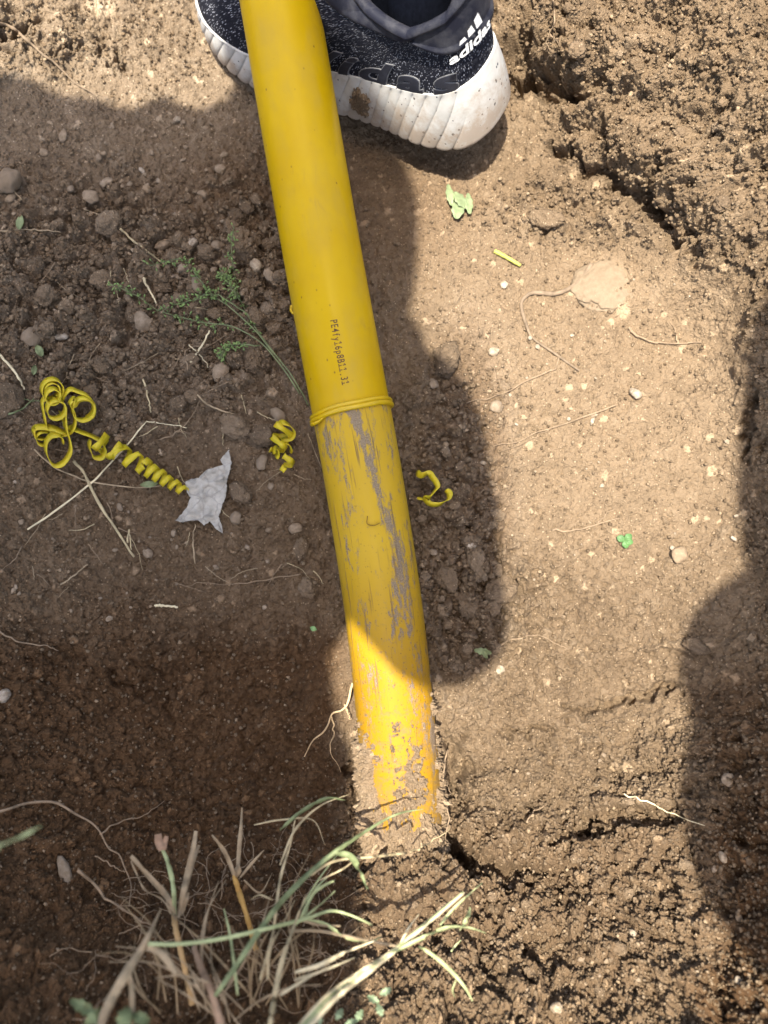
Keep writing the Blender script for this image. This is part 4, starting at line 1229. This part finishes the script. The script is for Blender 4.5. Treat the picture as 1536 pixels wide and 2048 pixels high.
for v in bm.verts:
    a, b = v.co.x, -v.co.y
    cr = 0
    for (dx, dy, k, amp) in ((1, .25, .085, .0022), (-.3, 1, .07, .0020), (.8, -.6, .11, .0013), (.2, 1, .16, .0008)):
        cr += amp * (1 - abs(math.sin((a * dx + b * dy) * k + mn.noise(Vector((a * .03, b * .03, 1))) * 3)) * 1.6)
    cr += .002 * mn.noise(Vector((a * .06, b * .06, 4)))
    j = mn.noise(Vector((a * .3, b * .3, 9))) * 2
    v.co = Vector(pt(a + j, b + j * .6, gdep(a, b, True) - .0065 - cr))
me = bpy.data.meshes.new('paper_scrap'); 
cc = Vector(pt(415, 990, .76))
for v in bm.verts: v.co -= cc
bm.to_mesh(me); bm.free()
me.polygons.foreach_set('use_smooth', np.ones(len(me.polygons), dtype=bool))
M = NM('torn_paper', .9, .1); v_ = M.coord('Object'); q = M.noise(v_, 160, 6, .7); q2 = M.noise(v_, 60, 4, .6, 1.5)
c = M.ramp(q, [(0.3, (0.33, 0.31, 0.27)), (0.6, (0.44, 0.415, 0.365))])
c = M.mix(M.ramp(q2, [(0.62, 0.0), (0.72, .6)]), c, (0.30, 0.26, 0.22))
cre = M.ramp(M.voro(v_, 70, 'DISTANCE_TO_EDGE'), [(0.0, 1.0), (0.035, 0.0)])
c = M.mix(M.math('MULTIPLY', cre, .35), c, (0.28, 0.26, 0.26)); M.color(c); M.bump(M.math('ADD', q, cre), .0006, .8)
me.materials.append(M.m)
o = bpy.data.objects.new('paper_scrap', me); COL.objects.link(o); o.location = cc
md = o.modifiers.new('t', 'SOLIDIFY'); md.thickness = .0004
tag(o, 'torn crumpled scrap of greyish white paper at the end of the long yellow shaving', 'paper')

# ------------------------------------------------------------------ ROOTS, STRAWS, STEMS
def strand(name, pts, r_mm, mat, label, cat, branches=(), lift=.001, wob=1.5, group=None, taper=.35, n=60):
    a = Acc()
    for k, P in enumerate([pts] + list(branches)):
        r = r_mm * (1 if k == 0 else .6) / 1000
        path = ground_path(P, lift + r * .6, n, wob)
        rr = r * (1 - (1 - taper) * np.linspace(0, 1, n)); rr = rr * (1 + .12 * np.interp(np.linspace(0, 12, n), np.arange(13), RNG.randn(13)))
        a.add(tube_data(path, np.maximum(rr, .00012), 8, .15))
    return tag(a.build(name, mat), label, cat, group)
strand('root', [(1185,528),(1150,570),(1105,588),(1062,584),(1044,606),(1050,645),(1070,680),(1110,708),(1158,742)], 2.3, mat_root_dusty, 'thick dusty S-shaped root on the sunlit floor', 'root', lift=-.0003)
strand('root', [(1258,655),(1275,674),(1310,684),(1350,687),(1402,684)], 1.2, mat_root, 'short pale root curving right below the pale rock patch', 'root', [[(1355,686),(1350,660),(1340,645)]])
strand('root', [(1118,712),(1105,740),(1050,765),(1000,788),(935,806)], .9, mat_root, 'thin root running down to the shadow edge near the large rounded clod', 'root', [[(1020,778),(1030,760)]])
strand('root', [(1235,810),(1190,825),(1120,850),(1070,868),(1030,885),(985,892)], .8, mat_root, 'thin root crossing the middle of the sunlit floor', 'root', [[(1100,858),(1050,885),(1000,905)]])
strand('twig', [(1105,1060),(1150,1061),(1190,1050),(1242,1036)], 1.1, mat_root, 'small forked brown twig left of the small green leaf', 'twig', [[(1195,1049),(1212,1030),(1232,1010)]])
strand('root', [(706,1365),(692,1408),(665,1430),(650,1460),(625,1482),(605,1515)], 1.1, plain('root_fresh', (0.50, 0.36, 0.20), .8, .3, 150), 'bright forked root hanging in the hollow left of the pipe', 'root', [[(663,1434),(667,1470),(660,1500),(684,1542)], [(690,1410),(700,1440)]], lift=.012)
strand('root', [(-10,45),(30,58),(60,85),(88,112),(120,136),(150,165),(188,190),(196,218)], 1.5, mat_root_dusty, 'dusty root running down from the top left corner', 'root', lift=.001)
strand('root', [(-10,1258),(40,1284),(90,1290),(115,1302)], .8, mat_root, 'thin root poking in from the left edge halfway down', 'root')
strand('root', [(-10,1628),(50,1608),(110,1605),(150,1630),(192,1655),(215,1692),(242,1722),(262,1772),(260,1812)], 1.1, mat_root, 'long thin root arching through the dark soil at the lower left', 'root', [[(200,1668),(250,1640),(290,1630),(330,1600)], [(190,1712),(230,1735),(250,1745)]], lift=.006)
strand('root', [(158,1740),(195,1775),(215,1800),(250,1820),(285,1842),(310,1850)], 1.3, mat_root, 'knotted root behind the dry stubble at the lower left', 'root', lift=.010)
strand('root', [(600,1148),(520,1160),(460,1168),(400,1166),(370,1175)], .6, mat_root, 'hair thin root on the dark soil left of the pipe', 'root')
strand('root', [(1105,-10),(1108,40),(1100,62),(1088,92),(1062,118)], .9, mat_root, 'fine root hanging over the overhang right of the shoe', 'root', [[(1095,85),(1098,110),(1085,132)], [(1090,95),(1070,105),(1050,130)], [(1100,70),(1120,85)]], lift=.012)
strand('root', [(1248,1590),(1300,1604),(1340,1626),(1410,1652)], .8, mat_straw_pale, 'pale hair root across the bottom right wall', 'root', lift=.004)
strand('root', [(1052,1642),(1066,1625),(1088,1612)], .9, mat_root, 'short root right of the buried pipe end', 'root', lift=.004)
strand('root', [(893,1500),(886,1560),(895,1620),(892,1680),(880,1730)], .7, mat_root, 'hair root hanging along the right side of the pipe end', 'root', [[(893,1560),(900,1590)]], lift=.03, taper=.6)
strand('root', [(822,1705),(850,1690),(900,1660)], .7, mat_straw, 'thin dry stalk lying against the buried end of the pipe', 'root', lift=.05)
strand('root', [(1000,1290),(1060,1270),(1110,1285),(1140,1300)], .7, mat_root, 'fine curved root right of the tip of the long shadow', 'root')
strand('root', [(322,880),(356,862),(385,830),(400,800)], .7, mat_root, 'thin root rising above the torn paper', 'root', [[(356,862),(380,868)]], lift=.003)
strand('root', [(375,740),(372,700),(420,690),(458,665)], .7, mat_root, 'thin root under the seed-head sprig', 'root', lift=.003)
straws = [
 ([(56,1060),(120,1015),(190,958),(240,905),(294,843)],.9,mat_straw_pale,'long pale straw rising across the long yellow shaving',[[(294,843),(330,848),(372,856)]]),
 ([(148,922),(170,950),(200,1010),(240,1070),(268,1115)],1.3,mat_straw,'thick jointed straw below the yellow shaving heap',[]),
 ([(68,900),(120,940),(190,965),(280,975),(322,970)],.7,mat_dead,'thin grey stalk passing below the long yellow shaving',[]),
 ([(-8,462),(60,459),(122,464)],.8,mat_dead,'straight grey stalk at the left edge under the big dark stone',[]),
 ([(240,458),(268,482),(300,506),(328,528)],1.0,mat_straw,'pale straw slanting above the green sprig',[]),
 ([(-8,700),(30,745),(50,778)],1.2,mat_straw_pale,'pale straw ending at the top of the yellow shaving heap',[]),
 ([(286,555),(298,578),(312,606)],1.1,mat_straw_pale,'short yellowish straw crossing the green sprig',[]),
 ([(380,725),(400,698),(420,660)],.9,mat_straw_pale,'short pale straw below the green sprig',[[(378,690),(400,710),(418,735)]]),
 ([(282,745),(295,790),(302,825)],.8,mat_straw,'dry bent straw above the long yellow shaving',[]),
 ([(395,790),(420,812),(470,830)],.9,mat_dead,'grey straw right of the bent straw',[]),
 ([(310,1210),(355,1214)],1.2,mat_straw_pale,'short thick pale straw on the dark soil in the lower left',[]),
 ([(120,1170),(150,1150),(175,1128)],.7,mat_dead,'thin grey straw low on the left',[]),
 ([(255,1085),(258,1060),(262,1100)],.7,mat_straw,'small yellow straw near the end of the thick jointed straw',[]),
 ([(390,1128),(386,1080),(392,1048)],.6,mat_dead,'thin stalk hanging below the torn paper',[]),
 ([(0,835),(40,820),(70,795)],.8,mat_green,'thin dark green stalk left of the yellow shaving heap',[[(20,780),(55,800),(80,802)]]),
 ([(0,350),(20,372),(44,400)],.6,mat_dead,'thin stalk across the big dark stone at the left edge',[]),
]
for P, r, m_, lab, br in straws: strand('straw', P, r, m_, lab, 'straw', br, lift=.003, wob=.8, taper=.7, n=40)
strand('cut_stem', [(989,502),(1012,514),(1041,531)], 2.0, plain('stem_green', (0.38, 0.38, 0.09), .5, .15, 60), 'short cut yellow-green stem on the sunlit floor', 'stem', lift=.001, wob=0, taper=.8, n=20)
for k in range(60):
    px, py = [(RNG.uniform(0, 560), RNG.uniform(400, 860)), (RNG.uniform(0, 640), RNG.uniform(850, 1180))][k % 2]
    if abs(px - np.interp(py, PC[:, 0], PC[:, 1])) < 90: continue
    a = RNG.uniform(0, pi); Ls = RNG.uniform(12, 38); b = RNG.uniform(-.4, .4)
    strand('straw_bit', [(px, py), (px + Ls * cos(a), py + Ls * sin(a)), (px + Ls * (cos(a) + cos(a + b)), py + Ls * (sin(a) + sin(a + b)))], RNG.uniform(.3, .6), [mat_dead, mat_straw, mat_root][k % 3],
           'short thin bit of dry straw in the shade left of the pipe', 'straw', group='straw bits left of the pipe', lift=.002, wob=.6, n=14)

# seed-head sprig
sprig = empty('grass_sprig', gp(540, 690, .004))
tag(sprig, 'feathery green seed-head sprig lying on the clods left of the pipe', 'grass')
brs = [[(618,812),(592,765),(545,700),(500,640),(474,580),(464,510),(466,452)], [(600,790),(540,705),(470,655),(400,645),(330,625),(270,590),(222,572)],
       [(560,720),(500,650),(440,600),(400,560),(360,520),(300,532)], [(520,690),(470,690),(448,700),(440,715)], [(490,625),(430,590),(385,600),(350,610)], [(480,600),(455,560),(440,545)]]
st = Acc(); sd = Acc()
for q_, P in enumerate(brs):
    path = ground_path([(a, b, .005 + .004 * sin(i * 1.3)) for i, (a, b) in enumerate(P)], .002, 60, 1.5)
    st.add(tube_data(path, np.linspace(.0007, .0003, 60), 6))
    t0 = [26, 22, 26, 10, 10, 10][q_]
    for k in range(t0, 60):
        for _ in range(3 if q_ < 3 else 2):
            if RNG.rand() < .35: continue
            dv = RNG.randn(3); dv -= FWD * (dv @ FWD) * .5; dv /= np.linalg.norm(dv)
            base_ = path[k]; tipp = base_ + dv * RNG.uniform(.002, .007) + (-FWD) * .001
            st.add(tube_data(np.array([base_, (base_ + tipp) / 2 - FWD * .0006, tipp]), .00018, 4))
            ln = RNG.uniform(.0010, .0019); Pp = np.array([tipp - dv * ln, tipp - dv * ln * .4, tipp + dv * ln * .5, tipp + dv * ln])
            sd.add(tube_data(Pp, np.array([.0002, .00085, .0007, .0001]), 6))
st.build('stem', mat_green, sprig); sd.build('seeds', mat_seed, sprig)

# leaves
def leaf(acc_, px, py, ang, Lp, Wp, lift, curl=.003, lob=0):
    n_ = 14; V = []; 
    for i in range(n_):
        t = i / (n_ - 1); w = Wp * .5 * (sin(pi * min(t * .92 + .04, 1))**.8) * (1 + lob * sin(t * 22))
        for j in range(5):
            s = (j - 2) / 2
            x = px + cos(ang) * t * Lp - sin(ang) * s * w; y = py + sin(ang) * t * Lp + cos(ang) * s * w
            V.append(pt(x, y, gdep(x, y, True) - lift - curl * (sin(t * 3) + .5 * s * s)))
    V = np.array(V); V2 = V + FWD * .0004
    F = grid_faces(n_, 5); Fb = F[:, ::-1] + len(V)
    per = [j for j in range(5)] + [i * 5 + 4 for i in range(1, n_)] + [(n_ - 1) * 5 + j for j in (3, 2, 1, 0)] + [i * 5 for i in range(n_ - 2, 0, -1)]
    side = [(per[k], per[k] + len(V), per[(k + 1) % len(per)] + len(V), per[(k + 1) % len(per)]) for k in range(len(per))]
    acc_.add((np.vstack([V, V2]), [tuple(f) for f in F] + [tuple(f) for f in Fb] + side))
def weed(name, label, mat, leaves, cat='leaf'):
    rt = empty(name, gp(leaves[0][0], leaves[0][1], .002)); tag(rt, label, cat)
    for L_ in leaves:
        a = Acc(); leaf(a, *L_); a.build('leaf', mat, rt)
weed('wilted_sprig', 'wilted pale green leaf cluster on the ground below the heel of the shoe', plain('leaf_pale', (0.20, 0.25, 0.13), .6, .3, 120),
     [(896, 368, radians(80), 44, 15, .006, .003, .15), (908, 384, radians(50), 42, 20, .008, .003, .15), (920, 396, radians(100), 42, 26, .006, .003, .1), (936, 386, radians(85), 42, 16, .007, .003, .15)])
weed('clover_sprig', 'small bright green lobed leaf on the sunlit floor', plain('leaf_bright', (0.08, 0.17, 0.055), .5, .3, 120), [(1250, 1080, radians(a), 17, 15, .004, .001, 0) for a in (200, 320, 80, 20)])
weed('dull_sprig', 'dull green leaf in the tip of the long shadow', mat_green, [(948, 1300, radians(10), 36, 14, .004, .003, .2), (965, 1300, radians(60), 20, 10, .005, .003, 0)])
weed('grey_sprig', 'narrow grey-green leaf under the coils of the long yellow shaving', mat_green, [(280, 970, radians(-5), 36, 13, .005, .003, 0)])
weed('seedling', 'small grey-green seedling near the left edge above the yellow shaving heap', mat_green, [(72, 690, radians(60), 26, 16, .004, .003, 0), (70, 730, radians(100), 20, 12, .004, .003, 0)])
weed('seedling', 'dark green leaf fleck at the left edge below the big dark stone', mat_green, [(42, 430, radians(100), 30, 16, .003, .003, 0)])
weed('green_fleck', 'tiny green leaf fleck left of the pipe beside the sunlit patch', mat_leaf, [(620, 1255, radians(20), 14, 10, .003, .002, 0)])

# ------------------------------------------------------------------ FOREGROUND GRASS on the near bank
def blade(acc_, pts, w_mm, lift=0.0, flat=True, n=46, wd=None, tip=.1, base=.6):
    C = catmull(pts, n)
    w_mm *= .72
    path = np.array([pt(a, b, gdep(a, b, True) - c * 1.45 - lift) for a, b, c in C])
    t = np.linspace(0, 1, n); prof = np.interp(t, [0, .15, .5, 1], [base, .9, 1, tip])
    if flat:
        wdir = wd if wd is not None else np.cross(np.gradient(path, axis=0), -FWD + RNG.randn(3) * .35)
        acc_.add(ribbon_data(path, wdir, w_mm / 1000 * prof, .0005))
    else:
        rr = w_mm / 2000 * prof * (1 + .10 * np.interp(t * 9, np.arange(11), RNG.randn(11)))
        acc_.add(tube_data(path, np.maximum(rr, .0002), 8, .2))
def tuft(label, parts, cat='grass', name='grass_tuft', base_at=(400, 1990)):
    root = empty(name, gp(*base_at, 0)); tag(root, label, cat)
    for pname, mat, lst in parts:
        for it in lst:
            a = Acc(); blade(a, *it[:2], **(it[2] if len(it) > 2 else {}))
            a.build(pname.rstrip('s') if not pname.endswith('ss') else pname, mat, root)
    return root
RD = dict(flat=False, tip=.8, base=1.0)
tuft('dry cut stubble with splayed grey ends, leftmost of the two stubble stalks', [
  ('stalk', plain('stalk_orange', (0.42, 0.27, 0.12), .7, .3, 60), [([(385,2010,.02),(368,1930,.03),(352,1860,.04),(347,1825,.045)], 5.5, RD)]),
  ('dry_leaf', mat_dead, [
     ([(350,1835,.046),(335,1795,.055),(300,1755,.06),(262,1712,.065)], 6.5, dict(tip=.6)), ([(352,1840,.046),(325,1800,.052),(290,1780,.055),(272,1745,.06),(262,1722,.062)], 3.5, dict(tip=.5)),
     ([(356,1835,.046),(372,1760,.055),(386,1700,.06),(392,1662,.062)], 6.0, dict(tip=.6)), ([(358,1832,.046),(380,1745,.05),(398,1690,.055)], 4.5, dict(tip=.6)),
     ([(345,1830,.045),(335,1790,.05),(325,1770,.05)], 7.0, dict(tip=.4)), ([(360,1830,.045),(370,1800,.05),(376,1785,.05)], 6.5, dict(tip=.4))]),
  ('green_leaf', mat_green_pale, [([(350,1830,.047),(346,1770,.062),(334,1720,.066),(322,1694,.068)], 4.5, dict(tip=.6))]),
  ('dry_tip', plain('tip_brown', (0.30, 0.19, 0.12), .8, .3, 80), [([(324,1700,.069),(318,1684,.070),(316,1668,.070)], 8, dict(tip=.8)), ([(328,1700,.069),(330,1684,.070),(333,1672,.070)], 5, dict(tip=.8))]),
], 'stubble', 'dry_stubble', (385, 2010))
tuft('dry orange stubble stalk in the middle with thin splayed tips, nearer the pipe', [
  ('stalk', plain('stalk_amber', (0.45, 0.27, 0.08), .7, .3, 60), [([(512,1900,.02),(496,1840,.03),(480,1790,.035),(468,1752,.04)], 5.5, RD)]),
  ('dry_leaf', mat_dead, [([(470,1755,.04),(455,1715,.05),(440,1690,.055),(424,1670,.058)], 5, dict(tip=.3)), ([(475,1750,.04),(478,1700,.045),(482,1655,.045),(484,1615,.045)], 4.5, dict(tip=.3)),
     ([(480,1755,.04),(505,1725,.045),(528,1700,.045)], 3, dict(tip=.3)), ([(470,1750,.04),(480,1735,.05)], 9, dict(tip=.8)), ([(488,1760,.04),(520,1785,.03),(545,1745,.03)], 2, {})]),
], 'stubble', 'dry_stubble', (512, 1900))
tuft('thick forked grey-brown dead stem at the lower left corner', [
  ('stem', mat_dead, [([(188,2080,.05),(222,2000,.06),(255,1942,.068),(288,1890,.07),(322,1818,.07)], 9, dict(flat=False, tip=.15, base=1.0)), ([(256,1945,.068),(264,1990,.06),(262,2080,.05)], 5, RD), ([(300,1892,.07),(328,1912,.07),(352,1948,.07)], 6, RD)])], 'stem', 'dead_stem', (190, 2060))
tuft('reddish brown dead stick pointing up from the bottom edge', [
  ('stem', plain('stick_red', (0.30, 0.20, 0.13), .8, .3, 60), [([(450,2080,.04),(425,1990,.05),(402,1935,.05),(388,1895,.05)], 7, dict(flat=False, tip=.6, base=1.0)), ([(420,1980,.05),(455,1965,.05),(490,1925,.05)], 3, dict(flat=False))])], 'stem', 'dead_stem', (450, 2060))
tuft('green grass shoot rising from the bottom centre to the buried pipe end', [
  ('blade', mat_green, [([(430,1992,.06),(470,1935,.07),(520,1860,.08),(570,1795,.085),(640,1728,.085),(720,1670,.08),(790,1630,.075),(846,1618,.07)], 5.0, dict(tip=.15, base=.6)),
     ([(560,1810,.083),(620,1745,.087),(680,1695,.085),(740,1655,.08)], 4.0, dict(tip=.2)),
     ([(672,1706,.085),(700,1712,.085),(718,1738,.082),(735,1778,.078)], 6.5, dict(tip=.1)),
     ([(690,1600,.06),(650,1598,.065),(600,1625,.07),(560,1660,.07)], 4.5, dict(tip=.7, base=.1))]),
  ('dry_blade', mat_straw, [([(620,1750,.085),(670,1722,.08),(740,1714,.075),(812,1706,.07)], 2.6, RD), ([(560,1730,.07),(590,1660,.07),(640,1612,.065),(700,1588,.06)], 2.5, {}), ([(640,1760,.08),(690,1735,.08),(730,1700,.075)], 1.6, {}),
     ([(508,1650,.06),(560,1640,.065),(625,1640,.065),(650,1690,.06)], 1.8, {})])], 'grass', 'grass_shoot', (430, 1992))
tuft('long thin pale green blade lying level across the dry stubble', [
  ('blade', mat_green_pale, [([(296,1888,.075),(360,1888,.078),(440,1878,.08),(530,1858,.08),(610,1838,.078),(660,1822,.075),(700,1830,.07),(745,1850,.06)], 3.4, dict(tip=.4, base=.9)),
     ([(610,1838,.075),(650,1848,.07),(695,1876,.06),(740,1882,.055),(762,1874,.05)], 3.4, dict(tip=.3))]),
  ('dry_blade', mat_dead, [([(580,1862,.07),(640,1862,.065),(720,1878,.06),(792,1892,.055)], 3.0, RD), ([(600,1840,.07),(640,1850,.07),(680,1852,.065)], 2.4, RD)])], 'grass', 'grass_shoot', (296, 1888))
bund = []
for k in range(9):
    o1, o2 = RNG.uniform(-12, 12), RNG.uniform(-14, 14); s = RNG.uniform(.75, 1.0)
    bund.append(([(590 + o1, 2085 + o2, .07), (660 + o1, 2005 + o2 * .8, .075), (720 + o1 * .7, 1955 + o2 * .5, .075), (775, 1912 + o2 * .3, .07), (770 + 90 * s, 1912 - 70 * s + o2 * .3, .065), (770 + 160 * s, 1912 - 130 * s + o2 * .3, .055)], RNG.uniform(2.5, 4.5), dict(tip=.2, base=.9)))
tuft('sunlit pale bundle of straw and green blades reaching right from the bottom edge', [
  ('dry_blade', mat_straw_pale, bund[:6]), ('green_blade', mat_green_pale, bund[6:] + [([(780,1908,.07),(835,1880,.07),(890,1856,.065),(935,1855,.06),(972,1866,.055)], 4.2, dict(tip=.2)),
     ([(838,1892,.05),(872,1915,.05),(905,1945,.045),(930,1975,.04),(945,2002,.035)], 3.6, dict(tip=.3)), ([(912,1960,.04),(905,1980,.035),(910,1995,.03)], 1.4, {}), ([(902,1903,.03),(912,1890,.03),(922,1880,.03)], 2.0, {}),
     ([(920,1860,.06),(935,1835,.06),(940,1815,.055)], 5, dict(tip=.3)), ([(880,1850,.055),(900,1825,.055),(925,1800,.05),(965,1765,.05)], 3, dict(tip=.2))]),
  ('seed_blade', mat_straw_pale, [([(590,1945,.07),(640,1930,.07),(690,1905,.065),(748,1882,.06)], 4.0, dict(tip=.3)), ([(590,1960,.07),(650,1940,.065),(710,1915,.06)], 3, {}), ([(560,1990,.07),(600,1965,.07),(660,1930,.065)], 2.4, {}), ([(795,1900,.05),(815,1860,.05),(838,1828,.05)], 2.6, {})])],
  'grass', 'grass_bundle', (600, 2050))
tuft('faded upright grass stems between the stubble and the sunlit bundle', [
  ('stems', mat_straw, [([(535,2085,.06),(548,2000,.07),(562,1930,.075),(585,1860,.08),(612,1790,.08)], 4.5, dict(tip=.3)), ([(535,1960,.06),(540,1900,.07),(565,1850,.07),(590,1800,.07)], 2.4, {}),
     ([(520,1960,.06),(545,1870,.065),(560,1760,.07),(580,1690,.07),(590,1640,.07)], 3.2, dict(tip=.3)), ([(545,1800,.06),(520,1790,.06),(500,1800,.055)], 1.4, {})]),
  ('green_tip', mat_green_pale, [([(600,1840,.07),(625,1790,.075),(650,1770,.075),(668,1762,.075)], 3.4, dict(tip=.5)), ([(590,1850,.07),(640,1810,.072),(670,1782,.07)], 3.0, dict(tip=.5)), ([(610,1830,.07),(630,1780,.07),(665,1745,.07)], 2.4, {}),
     ([(475,1990,.05),(468,1930,.06),(460,1870,.06),(448,1818,.06)], 3.2, dict(tip=.4)), ([(600,1820,.07),(640,1755,.075),(690,1690,.07)], 1.6, {})])], 'grass', 'grass_tuft', (540, 2050))
tuft('single blurred green blade poking in from the left edge', [('blade', mat_green_pale, [([(-60,1725,.16),(0,1692,.165),(45,1672,.165),(82,1652,.165)], 4.5, dict(tip=.2, base=1))])], 'grass', 'grass_shoot', (20, 1900))
weed('weed', 'blurred grey-green weed at the bottom left, left of the thick dead stem', mat_green, [(140, 2000, radians(30), 60, 26, .07, .006, .2), (170, 2050, radians(-40), 50, 26, .07, .006, .2)], 'weed')
weed('weed', 'blurred grey-green weed just right of the thick dead stem', mat_green, [(240, 2060, radians(-70), 50, 30, .08, .006, .2), (262, 2030, radians(20), 40, 26, .08, .006, .2)], 'weed')
weed('weed', 'pale lobed weed under the sunlit straw bundle', plain('weed_pale', (0.26, 0.33, 0.20), .6, .3, 100), [(a, b, radians(c_), 26, 14, .05, .003, .3) for a, b, c_ in ((672,2040,-60),(690,2050,-20),(640,2052,-100),(735,1992,30),(755,2008,70),(760,1990,-30),(725,2020,120))], 'weed')
mat_wisp = plain('dry_wisp', (0.25, 0.18, 0.10), .8, .35, 60)
for q in range(5):
    bx, by = [(330, 1990), (430, 2000), (520, 1990), (590, 1980), (470, 2040), (250, 2050), (660, 2010)][q]
    lst = []
    for k in range(6):
        a = radians(-90 + RNG.uniform(-55, 55)); Ls = RNG.uniform(110, 260); b = RNG.uniform(-.5, .5); x0 = bx + RNG.uniform(-30, 30); y0 = by + RNG.uniform(-20, 40)
        lst.append(([(x0, y0, .02), (x0 + Ls * .35 * cos(a), y0 + Ls * .35 * sin(a), .045), (x0 + Ls * .7 * cos(a + b * .5), y0 + Ls * .7 * sin(a + b * .5), .06), (x0 + Ls * cos(a + b), y0 + Ls * sin(a + b), .055)], RNG.uniform(1.0, 2.4), dict(tip=.25, base=.8)))
    tuft('fan of thin dry grass wisps on the near bank under the taller stems', [('wisp', [mat_wisp, mat_dead, mat_wisp][q % 3], lst)], 'grass', 'dry_wisps', (bx, by))['group'] = 'dry wisps on the near bank'
# matted root fibres on the near bank: uncountable
fb = Acc()
for k in range(90):
    cxp, cyp, rx, ry = [(430, 1800, 170, 90), (300, 1900, 230, 120), (600, 1800, 90, 110), (560, 1960, 150, 70)][k % 4]
    px, py = cxp + RNG.randn() * rx * .5, cyp + RNG.randn() * ry * .5
    a = RNG.uniform(0, 6.28); P = [(px, py, 0)]
    for q in range(4):
        a += RNG.uniform(-.8, .8); px += cos(a) * 22; py += sin(a) * 22; P.append((px, py, RNG.uniform(0, .012)))
    path = ground_path(P, .006 + RNG.rand() * .02, 18, 1.0)
    fb.add(tube_data(path, RNG.uniform(.00015, .00045), 4))
tag(fb.build('root_fibres', mat_root), 'mat of fine brown root fibres on the near bank under the stubble', 'roots', None, 'stuff')
